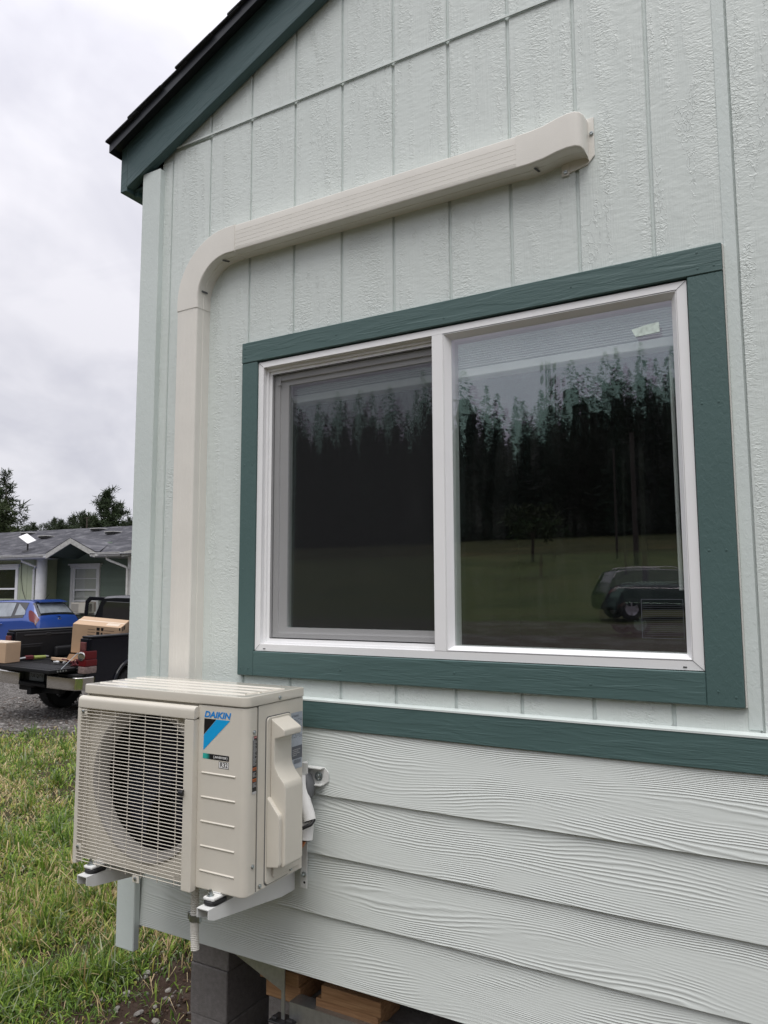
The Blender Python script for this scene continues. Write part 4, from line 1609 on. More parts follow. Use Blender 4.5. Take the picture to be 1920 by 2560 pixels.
part(mb, 'crawl_wall', 'under_floor', house)

# ------------------------------------------------------------------ neighbouring house across the drive
simple('sage_lap', (0.18, 0.235, 0.185), 0.6, var=0.06, vscale=3, rand=0.05)
simple('sage_panel', (0.40, 0.44, 0.30), 0.6, var=0.06, vscale=3, rand=0.04)
simple('white_trim', (0.74, 0.74, 0.72), 0.5, var=0.06, vscale=8)
simple('white_gutter', (0.58, 0.58, 0.57), 0.4, var=0.10, vscale=6)
simple('fascia_grey', (0.42, 0.42, 0.40), 0.6, var=0.2, vscale=10)
simple('dark_soffit', (0.06, 0.085, 0.07), 0.7)
simple('window_blind', (0.60, 0.59, 0.56), 0.6)
simple('plywood', (0.24, 0.14, 0.085), 0.7, var=0.3, vscale=20)
simple('dish_white', (0.82, 0.82, 0.82), 0.3)


def roof_mat():
    m, nt, b = new_mat('grey_shingles')
    tc = nd(nt, 'TexCoord')
    v = tc.outputs['Object']
    n = noise(nt, vscale(nt, v, (2.2, 1.0, 9)), 1.0, 5, 0.65, 0.4)
    n2 = noise(nt, vscale(nt, v, (9, 9, 30)), 1.0, 3, 0.6)
    c = ramp(nt, n, [(0.38, (0.045, 0.046, 0.056)), (0.52, (0.085, 0.087, 0.10)), (0.66, (0.20, 0.20, 0.215))])
    c = mixc(nt, mth(nt, 'MULTIPLY', n2, 0.5), c, (0.07, 0.07, 0.08))
    nt.links.new(c, b.inputs['Base Color'])
    b.inputs['Roughness'].default_value = 0.9
    MATS['grey_shingles'] = m


roof_mat()
NA = rad(4)
NO = Vector((-18.7, 13.2, 0))
NM = Matrix.Translation((NO.x, NO.y, GZ)) @ Matrix.Rotation(NA, 4, 'Z')
nb = thing('neighbour_house', 'sage green house with grey shingle roof and small gable beyond the blue car', 'house', M=NM)


def zz_(z):
    return z - GZ      # local height above the ground


E0 = zz_(1.15)
# front bay with pale vertical boards
x = -9.0
WIN1 = (-3.6, -2.02, zz_(-0.20), zz_(0.80))
while x < -1.16:
    x2 = min(x + 0.30, -1.13)
    mb = MB()
    if x2 > WIN1[0] and x < WIN1[1]:
        if x < WIN1[0]: mb.box(x, WIN1[0], 0.35, 0.40, 0.35, zz_(1.12), 0.003)
        if x2 > WIN1[1]: mb.box(WIN1[1], x2 - .010, 0.35, 0.40, 0.35, zz_(1.12), 0.003)
        a, b_ = max(x, WIN1[0]), min(x2, WIN1[1])
        mb.box(a, b_ - .008, 0.351, 0.40, 0.35, WIN1[2])
        mb.box(a, b_ - .008, 0.351, 0.40, WIN1[3], zz_(1.12))
    else:
        mb.box(x, x2 - 0.012, 0.35, 0.40, 0.35, zz_(1.12), 0.004)
    mb.build('siding_board', 'sage_panel', nb)
    x += 0.30
mb = MB()
mb.box(-9, WIN1[0], 0.4005, 0.5, 0.3, zz_(1.12))
mb.box(WIN1[1], -1.13, 0.4005, 0.5, 0.3, zz_(1.12))
mb.box(WIN1[0], WIN1[1], 0.4005, 0.5, 0.3, WIN1[2])
mb.box(WIN1[0], WIN1[1], 0.4005, 0.5, WIN1[3], zz_(1.12))
mb.box(-1.23, -1.13, 0.501, 1.2, 0.3, zz_(1.12))
mb.build('front_wall', 'sage_panel', nb)


def nb_window(name, x0, x1, z0, z1, y, trim, cap, rails, panemat):
    fr = MB()
    t = trim
    fr.box(x0 - t, x0, y - .04, y + .02, z0, z1, 0.004)
    fr.box(x1, x1 + t, y - .04, y + .02, z0, z1, 0.004)
    fr.box(x0 - t, x1 + t, y - .041, y + .02, z0 - t * .8, z0 - .001, 0.004)
    w = fr.build(name, 'white_trim', nb)
    mb = MB()
    mb.box(x0 - t - .02, x1 + t + .02, y - .05, y + .02, z1 + .001, z1 + .075, 0.004)
    mb.box(x0 - t - .07, x1 + t + .07, y - .10, y + .02, z1 + .076, z1 + .13, 0.008)
    mb.build('cornice', 'white_trim', w)
    mb = MB()
    mb.box(x0, x0 + .045, y - .01, y + .03, z0, z1)
    mb.box(x1 - .045, x1, y - .01, y + .03, z0, z1)
    mb.box(x0 + .046, x1 - .046, y - .01, y + .03, z1 - .045, z1)
    for (za, zb) in rails:
        mb.box(x0 + .046, x1 - .046, y - .012, y + .03, za, zb)
    mb.build('sash', 'vinyl', w)
    mb = MB()
    mb.quad((x0, y + .02, z0), (x1, y + .02, z0), (x1, y + .02, z1), (x0, y + .02, z1))
    mb.build('pane', panemat, w)
    return w


w1 = nb_window('window', WIN1[0], WIN1[1], WIN1[2] - .3, WIN1[3], 0.36, 0.11, True, [(zz_(0.10), zz_(0.15))], 'house_glass')
mb = MB(); mb.box(WIN1[0] - .05, WIN1[1] + .05, 0.6, 0.62, WIN1[2] - .3, WIN1[3]); mb.build('dark_interior', 'black_hole', w1)
# recessed porch wall of dark lap boards
WIN2 = (-0.33, 0.73, zz_(-0.62), zz_(0.80))
z = 0.40
while z < zz_(1.62):
    z2 = z + 0.14
    # gable outline limits the upper boards
    lim = 1e9
    if z > zz_(1.08):
        lim = max(0.0, (zz_(1.60) - z) * 2.5)
    xa, xb = max(-1.12, 0.90 - lim), min(2.84, 0.90 + lim)
    if z2 > WIN2[2] and z < WIN2[3] + .0 and lim > 100:
        segs = [(xa, WIN2[0] - .10), (WIN2[1] + .10, xb)]
    else:
        segs = [(xa, xb)]
    for a, b_ in segs:
        if b_ - a > .05:
            mb = MB()
            mb.prism([(1.185, z), (1.20, z), (1.215, z2 + .02), (1.203, z2 + .02)], a, b_, axis='x')
            mb.build('lap_board', 'sage_lap', nb)
    z = z2
mb = MB()
mb.box(-1.3, 3.1, 1.23, 1.33, 0.3, zz_(1.2))
mb.prism([(-1.0, zz_(1.201)), (2.8, zz_(1.201)), (0.9, zz_(1.62))], 1.23, 1.33)
mb.build('back_wall', 'sage_lap', nb)
mb = MB()
mb.box(2.86, 3.02, 0.30, 1.22, 0.3, zz_(1.10))
mb.build('corner_board', 'white_trim', nb)
mb = MB()
mb.box(3.021, 9.0, 0.35, 0.45, 0.3, zz_(1.12))
mb.build('side_bay_wall', 'sage_panel', nb)
w2 = nb_window('window', WIN2[0], WIN2[1], WIN2[2], WIN2[3], 1.175, 0.115, True, [(zz_(0.43), zz_(0.455)), (zz_(0.05), zz_(0.11)), (zz_(-0.16), zz_(-0.145)), (zz_(-0.30), zz_(-0.25))], 'house_glass')
mb = MB()
z = zz_(-0.25)
while z < zz_(0.76):
    mb.box(WIN2[0] + .05, WIN2[1] - .05, 1.2225, 1.227, z, z + .030, M=None)
    z += 0.034
mb.build('closed_blind', 'window_blind', w2)
mb = MB(); mb.box(WIN2[0] + .40, WIN2[1] - .01, 1.158, 1.168, WIN2[2] + .01, zz_(-0.305)); mb.build('plywood_filler', 'plywood', w2)
# round porch column
mb = MB()
mb.lathe([(0.0, 0.1), (0.19, 0.1), (0.19, 0.22), (0.175, 0.25), (0.172, 1.5), (0.165, zz_(1.06)), (0.0, zz_(1.06))], (-0.93, 0.42, 0), 'z', 24)
mb.build('porch_column', 'white_trim', nb, 40)
# roof: stepped courses up to the ridge, cross gable in front
RS = 1 / 3.0


def rz(off):
    return E0 + RS * (off + 0.02)


mb = MB()
off = -0.12
while off < 3.6:
    o2 = min(off + 0.14, 3.62)
    for sx0, sx1 in ((-12, 12),):
        if off < 1.42:
            # leave out the part the cross gable covers
            hw = max(0.0, (1.5 - off) * 0.72)
            for a, b_ in ((-12, 0.88 - hw), (0.88 + hw, 12)):
                mb.prism([(off, rz(off) + .004), (o2 + .03, rz(o2 + .03) - .004), (o2 + .03, rz(o2 + .03)), (off, rz(off) + .012)], a, b_, axis='x')
        else:
            mb.prism([(off, rz(off) + .004), (o2 + .03, rz(o2 + .03) - .004), (o2 + .03, rz(o2 + .03)), (off, rz(off) + .012)], sx0, sx1, axis='x')
    off = o2
mb.prism([(3.62, rz(3.62)), (8.0, rz(-0.7)), (8.0, rz(-.7) - .05), (3.62, rz(3.62) - .05)], -12, 12, axis='x')
roof = mb.build('roof', 'grey_shingles', nb)
mb = MB()
PK, ZP = 0.88, zz_(1.66)
HW = 1.06
for sg in (-1, 1):
    # cross gable planes from the front rake back to the main roof
    a = (PK, -0.10, ZP)
    b_ = (PK + sg * HW, -0.10, zz_(1.21))
    c = (PK + sg * HW, 0.05, zz_(1.21))
    d = (PK, 1.62, ZP)
    mb.add([a, b_, c, d] + [(q[0], q[1], q[2] + .02) for q in (a, b_, c, d)], [(0, 1, 2, 3), (4, 5, 6, 7), (0, 1, 5, 4), (1, 2, 6, 5), (2, 3, 7, 6)])
mb.build('gable_roof', 'grey_shingles', nb)
for sg in (-1, 1):
    mb = MB()
    x1 = PK + sg * (HW - .02)
    mb.prism([(PK, ZP - .165), (PK, ZP - .005), (x1, zz_(1.20)), (x1, zz_(1.045))], -0.10, -0.06)
    mb.build('rake_board', 'fascia_grey', nb)
mb = MB()
for sg in (-1, 1):
    mb.add([(PK, -.055, ZP - .10), (PK + sg * HW, -.055, zz_(1.10)), (PK + sg * HW, 1.23, zz_(1.10)), (PK, 1.23, ZP - .10)], [(0, 1, 2, 3)])
mb.build('gable_soffit', 'dark_soffit', nb)
mb = MB()
mb.box(-12, -0.1, 0.0, 0.36, zz_(1.055), zz_(1.065))
mb.box(1.75, 12, 0.0, 1.2, zz_(1.055), zz_(1.065))
mb.build('eave_soffit', 'fascia_grey', nb)
for (a, b_) in ((-12, -0.16), (1.72, 2.92)):
    mb = MB()
    mb.prism([(0.0, zz_(1.06)), (-0.07, zz_(1.06)), (-0.10, zz_(1.09)), (-0.10, zz_(1.165)), (-0.115, zz_(1.175)), (-0.115, zz_(1.19)), (-0.09, zz_(1.185)), (0.0, zz_(1.185))], a, b_, axis='x')
    mb.build('gutter', 'white_gutter', nb)
mb = MB()
mb.prism([(2.95, zz_(1.04)), (3.6, zz_(1.11)), (3.6, zz_(1.28)), (2.95, zz_(1.17))], -0.06, -0.02)
mb.build('rake_board', 'fascia_grey', nb)
for pts in ([(-1.36, 0.0, zz_(1.07)), (-1.36, 0.02, zz_(0.99)), (-1.22, 0.1, zz_(0.93)), (-0.98, 0.22, zz_(0.82)), (-1.14, 0.30, zz_(0.74)), (-1.14, 0.30, 0.15)],
            [(2.30, 0.0, zz_(1.07)), (2.30, 0.02, zz_(0.99)), (2.42, 0.06, zz_(0.93)), (2.86, 0.18, zz_(0.76)), (2.93, 0.22, zz_(0.70)), (2.93, 0.24, 0.15)]):
    mb = MB()
    mb.tube(pts, 0.038, 8)
    mb.build('downspout', 'white_gutter', nb, 40)
mb = MB()
mb.tube([(-1.78, 0.33, zz_(1.0)), (-1.76, 0.33, zz_(0.5)), (-1.68, 0.33, zz_(0.1)), (-1.50, 0.33, zz_(-0.25))], 0.008, 5)
mb.build('loose_cable', 'black_rubber', nb)
for (s, zc) in ((-4.9, 2.20), (-3.11, 1.97), (-0.03, 2.02), (-1.40, 2.23)):
    off = (zc - 1.15) * 3 - .05
    vw = MB()
    vw.box(s - .21, s + .21, off - .20, off + .15, zz_(zc) - .03, zz_(zc) + .03)
    v_ = vw.build('roof_vent', 'dark_steel', nb)
    vw = MB()
    vw.box(s - .235, s + .235, off - .235, off + .18, zz_(zc) + .0305, zz_(zc) + .055, 0.01, M=None)
    vw.build('vent_cap', 'fascia_grey', v_)

# flat antenna on the roof
def nbw(x, y, z):
    return NM @ Vector((x, y, z))


dl = nbw(-1.88, 0.62, zz_(1.36))
dish = thing('satellite_dish', 'flat white tilted satellite dish on a grey mast on the shingle roof', 'satellite dish', M=Matrix.Translation(dl) @ Matrix.Rotation(NA, 4, 'Z'))
mb = MB()
mb.box(-0.26, 0.26, -0.012, 0.012, -0.155, 0.155, 0.01, M=Matrix.Translation((-0.03, 0, 0.42)) @ Matrix.Rotation(rad(28), 4, 'Y') @ Matrix.Rotation(rad(-62), 4, 'X'))
mb.build('panel', 'dish_white', dish)
mb = MB()
mb.tube([(0, 0, 0.03), (0, 0, 0.40)], 0.028, 10)
mb.lathe([(0.16, 0.0), (0.05, 0.05), (0.028, 0.06)], (0, 0, -0.02), 'z', 16)
mb.build('mast', 'dark_steel', dish, 40)

# air conditioner in the neighbour's window
al = nbw(0.36, 0.95, zz_(-0.66))
wac = thing('window_air_conditioner', 'cream window air conditioner below the blind in the sage lap wall', 'air conditioner', M=Matrix.Translation(al) @ Matrix.Rotation(NA, 4, 'Z'))
mb = MB(); mb.box(-0.33, 0.33, -0.18, 0.20, 0.0, 0.34, 0.012); mb.build('case', 'ac_paint', wac)
mb = MB()
for k in range(9):
    mb.box(-0.29, 0.02, -0.186, -0.1805, 0.04 + k * .030, 0.055 + k * .030)
mb.build('rear_grille', 'ac_inner', wac)
mb = MB()
for k in range(6):
    mb.box(0.331, 0.336, -0.13 + k * .035, -0.115 + k * .035, 0.05, 0.30)
mb.build('side_louver', 'black_hole', wac)

# ------------------------------------------------------------------ vehicles
simple('blue_paint', (0.017, 0.062, 0.29), 0.3, coat=1.0)
simple('navy_paint', (0.003, 0.004, 0.009), 0.16, spec=0.5)
simple('suv_paint', (0.005, 0.006, 0.014), 0.16)
simple('black_plastic', (0.006, 0.0064, 0.0075), 0.5, spec=0.3, bump=0.0008, bscale=300)
simple('bed_liner', (0.012, 0.0125, 0.0145), 0.55, spec=0.35, bump=0.001, bscale=200)
simple('tyre', (0.016, 0.016, 0.016), 0.8, bump=0.003, bscale=60)
simple('alloy', (0.5, 0.5, 0.5), 0.3, metal=0.9)
simple('chrome', (0.66, 0.64, 0.60), 0.13, metal=1.0)
simple('tail_red', (0.11, 0.003, 0.006), 0.3)
simple('tail_clear', (0.20, 0.15, 0.14), 0.3, var=0.4, vscale=30)
simple('tail_smoke', (0.13, 0.045, 0.045), 0.12, var=0.3, vscale=30)
simple('plate_face', (0.16, 0.18, 0.20), 0.4, var=0.2, vscale=20)
simple('dark_tint', (0.012, 0.013, 0.015), 0.05, coat=1.0)
simple('cabin_dark', (0.02, 0.02, 0.022), 0.8)
simple('cardboard', (0.47, 0.33, 0.215), 0.8, var=0.05, vscale=6)
simple('cardboard_edge', (0.30, 0.18, 0.10), 0.85)
simple('pale_tape', (0.62, 0.52, 0.40), 0.4)
simple('strap_red', (0.10, 0.010, 0.016), 0.7)
simple('tool_lime', (0.26, 0.31, 0.08), 0.45)
simple('tool_grey', (0.55, 0.56, 0.57), 0.35, metal=0.6)


def wheel(parent, x, y, z, r, w):
    s = 1 if x > 0 else -1
    mb = MB()
    ro = r
    mb.lathe([(ro * .62, -w / 2), (ro * .93, -w / 2), (ro * .99, -w / 2 + .03), (ro, -w / 2 + .06), (ro, w / 2 - .06), (ro * .99, w / 2 - .03), (ro * .93, w / 2), (ro * .62, w / 2)], (x, y, z), 'x', 40)
    for k in range(36):
        a = 2 * math.pi * k / 36
        mb.box(-w / 2 + .012, w / 2 - .012, -.012, .012, ro - .004, ro + .008, M=Matrix.Translation((x, y, z)) @ Matrix.Rotation(a, 4, 'X'))
    wh = mb.build('wheel', 'tyre', parent, 40)
    mb = MB()
    mb.lathe([(ro * .63, s * w * .36), (ro * .58, s * w * .30), (ro * .20, s * w * .26), (0, s * w * .30)], (x, y, z), 'x', 30)
    for k in range(6):
        a = 2 * math.pi * k / 6
        mb.box(min(s * w * .26, s * w * .36), max(s * w * .26, s * w * .36), -.03, .03, ro * .15, ro * .62, M=Matrix.Translation((x, y, z)) @ Matrix.Rotation(a, 4, 'X'))
    mb.build('rim', 'alloy', wh, 40)
    return wh


def sweep_body(stations, n_up=7):
    """station: (y, z_bottom, w_sill, z_sill, w_belt, z_belt, w_roof, z_roof) -> half-profile loft, returns grid of right-side points"""
    grid = []
    for (y, zb, ws, zs, wb, zbelt, wr, zr) in stations:
        pts = [(0, zb), (ws * .85, zb), (ws, zs), (lerp(ws, wb, .55), lerp(zs, zbelt, .5)), (wb, zbelt - .06), (wb - .012, zbelt)]
        pts += [(lerp(wb - .02, wr, .5) + .012, lerp(zbelt, zr - .05, .5)), (wr + .012, zr - .06), (wr - .06, zr - .012), (wr * .5, zr + .008), (0, zr + .014)]
        grid.append([(a, y, b) for a, b in pts])
    return grid


def car_mesh(grid):
    mb = MB()
    n = len(grid[0])
    rings = []
    for row in grid:
        rings.append(list(row) + [(-p[0], p[1], p[2]) for p in row[-2:0:-1]])
    mb.loft(rings)
    return mb


def patch(grid, u0, u1, k0, k1, off, side=1, nu=6, nk=4, shape=None):
    """surface piece over stations u0..u1 and profile rows k0..k1, raised by off"""
    def P(u, k):
        i = min(int(u), len(grid) - 2)
        j = min(int(k), len(grid[0]) - 2)
        fu, fk = u - i, k - j
        a = Vector(grid[i][j]).lerp(Vector(grid[i + 1][j]), fu)
        b = Vector(grid[i][j + 1]).lerp(Vector(grid[i + 1][j + 1]), fu)
        return a.lerp(b, fk)
    vs, fs = [], []
    for a in range(nu + 1):
        for b in range(nk + 1):
            s, t = a / nu, b / nk
            if shape:
                u, k = shape(s, t)
            else:
                u, k = lerp(u0, u1, s), lerp(k0, k1, t)
            e = 0.02
            p = P(u, k)
            du = P(min(u + e, len(grid) - 1.001), k) - P(max(u - e, 0), k)
            dk = P(u, min(k + e, len(grid[0]) - 1.001)) - P(u, max(k - e, 0))
            nrm = du.cross(dk)
            if nrm.length > 1e-9:
                nrm.normalize()
            c = Vector((p.x, p.y, p.z - 0))
            if nrm.dot(p - Vector((0, 2.0, 0.8))) < 0:
                nrm = -nrm
            q = p + nrm * off
            vs.append((q.x * side, q.y, q.z))
    for a in range(nu):
        for b in range(nk):
            i = a * (nk + 1) + b
            fs.append((i, i + 1, i + nk + 2, i + nk + 1))
    return vs, fs


# blue hatchback
BM = Matrix.Translation((-17.321, 12.608, GZ)) @ Matrix.Rotation(rad(96.3), 4, 'Z')
hat = thing('parked_hatchback', 'bright blue hatchback parked in front of the sage green house', 'car', M=BM)
#        y    zb    ws   zs   wb    zbelt  wr    zr
HS = [(0.00, .34, .60, .40, .66, .60, .62, .68),
      (0.05, .27, .74, .36, .79, .68, .72, .80),
      (0.10, .24, .79, .36, .825, .82, .73, .98),
      (0.18, .23, .81, .36, .84, .92, .70, 1.10),
      (0.48, .22, .825, .36, .845, .97, .60, 1.44),
      (0.66, .22, .83, .36, .845, .98, .585, 1.515),
      (1.30, .22, .83, .36, .845, .95, .60, 1.535),
      (2.10, .22, .83, .36, .845, .93, .61, 1.52),
      (2.50, .22, .83, .36, .84, .92, .63, 1.44),
      (3.10, .22, .82, .36, .82, .90, .72, 1.06),
      (3.60, .22, .80, .36, .79, .82, .68, .92),
      (3.95, .24, .72, .38, .70, .72, .58, .78),
      (4.10, .32, .55, .44, .55, .60, .45, .64)]
hg = sweep_body(HS)
mb = car_mesh(hg)
mb.build('body', 'blue_paint', hat, 32)


def add_patch(name, mat, *a, parent=None, **k):
    mb = MB()
    vs, fs = patch(*a, **k)
    mb.add(vs, fs)
    return mb.build(name, mat, parent or hat, 30)


# rear window across the hatch, with a pale seen-through middle
vsA, fsA = patch(hg, 2.95, 4.35, 7.2, 10, 0.006, 1, 8, 8)
mb = MB(); mb.add(vsA, fsA); mb.add([(-x, y, z) for x, y, z in vsA], fsA)
rw = mb.build('rear_window', 'dark_tint', hat, 30)
simple('pale_glass', (0.26, 0.29, 0.32), 0.06, coat=1.0, var=0.25, vscale=4)
vsA, fsA = patch(hg, 3.15, 3.95, 8.15, 10, 0.010, 1, 8, 8)
mb = MB(); mb.add(vsA, fsA); mb.add([(-x, y, z) for x, y, z in vsA], fsA)
mb.build('pane', 'pale_glass', rw, 30)
for sd in (1, -1):
    add_patch('side_window', 'dark_tint', hg, 5.0, 8.3, 5.2, 7.0, 0.006, side=sd, nu=14)
    add_patch('door_pane', 'pale_glass', hg, 5.75, 6.9, 5.4, 6.9, 0.011, side=sd, nu=8)
    add_patch('door_pane', 'pale_glass', hg, 7.0, 8.1, 5.4, 6.9, 0.011, side=sd, nu=8)
    add_patch('quarter_pane', 'pale_glass', hg, 0, 0, 0, 0, 0.011, side=sd, nu=5, nk=4,
              shape=lambda s, t: (lerp(4.85, 5.55, s), lerp(lerp(5.55, 5.5, s), lerp(5.75, 6.85, s), t)))
    tl = add_patch('tail_light', 'tail_red', hg, 0, 0, 0, 0, 0.014, side=sd, nu=8, nk=6,
                   shape=lambda s, t: (lerp(2.25, 4.3 - 0.7 * (1 - t), s), lerp(lerp(4.1, 5.0, s), lerp(7.4, 6.1, s), t)))
    add_patch('reflector', 'tail_clear', hg, 2.3, 2.75, 4.4, 5.6, 0.022, side=sd, parent=tl)
    mb = MB()
    mb.box(sd * .845 if sd > 0 else -.875, sd * .845 + .03 if sd > 0 else -.845, 1.42, 1.60, 0.83, 0.855, 0.008)
    mb.build('door_handle', 'blue_paint', hat)
mb = MB()
mb.lathe([(0.055, 0), (0.055, -.012), (0.043, -.012), (0.043, 0)], (0, 0.105, 0.965), 'y', 24)
mb.box(-.06, .06, 0.092, 0.103, 0.953, 0.977, 0.003)
mb.build('badge', 'chrome', hat, 40)
mb = MB()
mb.tube([(0.05, 0.13, 1.045), (-0.10, 0.155, 1.055), (-0.35, 0.165, 1.035)], 0.012, 6)
mb.build('wiper', 'black_plastic', hat)
mb = MB()
mb.tube([(0.0, 0.72, 1.53), (0.0, 0.55, 1.70)], [0.010, 0.005], 6)
mb.build('antenna', 'black_plastic', hat)
mb = MB()
mb.prism([(0.36, 1.455), (0.60, 1.525), (0.60, 1.545), (0.33, 1.475)], -.50, .50, axis='x')
mb.build('roof_spoiler', 'blue_paint', hat, 30)
for x in (.74, -.74):
    for y in (0.72, 3.28):
        wheel(hat, x, y, 0.30, 0.30, 0.185)

# dark estate wagon behind the photographer, seen only as a reflection
SUVX, SUVY = -4.6, -24.3
SM = Matrix.Translation((SUVX, SUVY, float(ground_h(SUVX, SUVY)) + .02)) @ Matrix.Rotation(rad(-122), 4, 'Z')
suv = thing('parked_wagon', 'dark navy wagon on the gravel lane, mirrored in the right window pane', 'car', M=SM)
SS = [(0.00, .42, .68, .50, .74, .70, .70, .80), (0.06, .36, .82, .46, .86, .80, .80, .95), (0.14, .33, .88, .46, .92, .95, .80, 1.08),
      (0.42, .32, .90, .46, .93, 1.05, .70, 1.62), (0.70, .32, .90, .46, .93, 1.05, .69, 1.70), (1.70, .32, .90, .46, .93, 1.03, .70, 1.73),
      (2.60, .32, .90, .46, .93, 1.01, .70, 1.70), (3.00, .32, .90, .46, .925, 1.00, .71, 1.60), (3.60, .32, .90, .46, .91, 1.0, .80, 1.14),
      (4.40, .34, .88, .46, .88, .94, .76, 1.04), (4.75, .40, .78, .5, .78, .82, .66, .90), (4.85, .48, .66, .56, .66, .72, .55, .78)]
sg_ = sweep_body(SS)
car_mesh(sg_).build('body', 'suv_paint', suv, 32)
for sd in (1, -1):
    add_patch('side_window', 'dark_tint', sg_, 2.8, 7.3, 5.2, 7.0, 0.006, side=sd, nu=14, parent=suv)
    pts = []
    for s in range(15):
        vs, _ = patch(sg_, lerp(2.7, 7.4, s / 14), lerp(2.7, 7.4, s / 14) + .01, 7.1, 7.12, 0.012, sd, 1, 1)
        pts.append(vs[0])
    p2 = []
    for s in range(15):
        vs, _ = patch(sg_, lerp(2.7, 7.4, s / 14), lerp(2.7, 7.4, s / 14) + .01, 5.05, 5.06, 0.012, sd, 1, 1)
        p2.append(vs[0])
    mb = MB()
    mb.tube(pts + p2[::-1], 0.012, 6)
    mb.build('window_trim', 'chrome', suv)
    add_patch('tail_light', 'tail_red', sg_, 1.6, 2.9, 4.2, 5.4, 0.01, side=sd, parent=suv)
    mb = MB()
    mb.tube([(sd * .66, .8, 1.73), (sd * .66, 1.0, 1.77), (sd * .66, 2.4, 1.77), (sd * .66, 2.6, 1.72)], 0.018, 6)
    mb.build('roof_rail', 'chrome', suv)
vsA, fsA = patch(sg_, 2.3, 3.6, 7.4, 10, 0.006, 1, 6, 6)
mb = MB(); mb.add(vsA, fsA); mb.add([(-x, y, z) for x, y, z in vsA], fsA)
mb.build('rear_window', 'dark_tint', suv, 30)
for x in (.82, -.82):
    for y in (0.85, 3.75):
        wheel(suv, x, y, 0.37, 0.37, 0.24)

# dark pickup with its tailgate down
TM = Matrix.Translation((-8.509, 5.577, -1.878)) @ Matrix.Rotation(rad(3.5), 4, 'Z') @ Matrix.Rotation(rad(2.0), 4, 'Y')
trk = thing('pickup_truck', 'black pickup truck with its tailgate down loaded with cardboard beside the lawn', 'truck', M=TM)
FZ = 0.76           # bed floor
RT = 1.25           # rail top
for sd in (1, -1):
    mb = MB()
    # outer skin with wheel opening
    y0, y1 = 0.03, 1.66
    wy, wr_ = 1.02, 0.47
    pts = [(y0, .68), (y0, RT - .08), (y0 + .05, RT - .03), (y1, RT - .03), (y1, .52)]
    pts += [(wy + wr_ * math.cos(a), .40 + wr_ * math.sin(a)) for a in [rad(d) for d in range(15, 181, 15)]]
    pts += [(wy - wr_ - .03, .50), (y0, .54)]
    xa, xb = sorted((sd * .865, sd * .905))
    mb.prism(pts, xa, xb, axis='x', bev=0.008)
    xa, xb = sorted((sd * .895, sd * .925))
    # flared arch lip
    lip = []
    for d in range(0, 181, 12):
        a = rad(d)
        lip.append((sd * .915, wy + wr_ * math.cos(a), .40 + wr_ * math.sin(a)))
    mb.tube(lip, 0.028, 8)
    mb.build('bed_side', 'navy_paint', trk, 30)
    mb = MB()
    xa, xb = sorted((sd * .745, sd * .915))
    mb.box(xa, xb, y0, y1, RT - .030, RT, 0.012, seg=2)
    mb.build('bed_rail', 'black_plastic', trk, 40)
    mb = MB()
    xa, xb = sorted((sd * .735, sd * .770))
    mb.box(xa, xb, y0 + .02, y1, FZ, RT - .031, 0.006)
    xa, xb = sorted((sd * .66, sd * .7345))
    mb.box(xa, xb, 0.78, 1.32, FZ, FZ + .20, 0.05, seg=3)
    xa, xb = sorted((sd * .722, sd * .7345))
    mb.box(xa, xb, 0.14, 0.56, FZ + .05, FZ + .26, 0.006)
    mb.build('bed_liner_side', 'bed_liner', trk, 40)
    mb = MB()
    xa, xb = sorted((sd * .712, sd * .7215))
    mb.box(xa, xb, 0.18, 0.52, FZ + .07, FZ + .22, 0.004)
    mb.build('cubby_door', 'black_plastic', trk)
    mb = MB()
    xa, xb = sorted((sd * .728, sd * .7345))
    mb.box(xa, xb, 0.20, 1.3, RT - .10, RT - .075, 0.003)
    mb.box(xa, xb, 0.62, 0.72, RT - .115, RT - .06, 0.004)
    mb.build('tie_rail', 'dark_steel', trk)
    # rear corner post and tail light
    mb = MB()
    xa, xb = sorted((sd * .745, sd * .905))
    mb.box(xa, xb, 0.0, 0.10, 0.60, RT - .032, 0.018, seg=2)
    mb.build('corner_post', 'navy_paint', trk, 40)
    xs = (sd * .775, sd * .918)
    xa, xb = sorted(xs)
    tl = None
    for (z0, z1, mt, nm) in ((.695, .800, 'tail_clear', 'reverse_lens'), (.802, .905, 'tail_red', 'brake_lens'), (.907, 1.03, 'tail_red', 'signal_lens'), (1.032, 1.165, 'tail_smoke', 'top_lens')):
        mb = MB()
        yb = 0.20 - max(0, (z1 - 1.0)) * .45
        mb.box(xa + (.03 if (z1 > 1.1 and sd < 0) else 0), xb - (.03 if (z1 > 1.1 and sd > 0) else 0), -0.035 + (z0 - .7) * .03, yb, z0, z1, 0.012, seg=2)
        o = mb.build('tail_light' if tl is None else nm, mt, tl or trk, 40)
        tl = tl or o
    mb = MB()
    mb.lathe([(0.0, -.050), (0.045, -.055), (0.066, -.046), (0.070, -.030)], (sd * .835, 0, .955), 'y', 20)
    mb.build('signal_lamp', 'chrome', tl, 40)
mb = MB()
mb.box(-.735, .735, 0.0, 1.66, FZ - .06, FZ)
for k in range(11):
    mb.box(-.60 + k * .115, -.55 + k * .115, 0.02, 1.6, FZ + .0005, FZ + .012, 0.003)
mb.build('bed_floor', 'bed_liner', trk)
mb = MB()
mb.box(-.735, .735, 1.60, 1.66, FZ, RT - .03, 0.006)
mb.build('bed_front', 'bed_liner', trk)
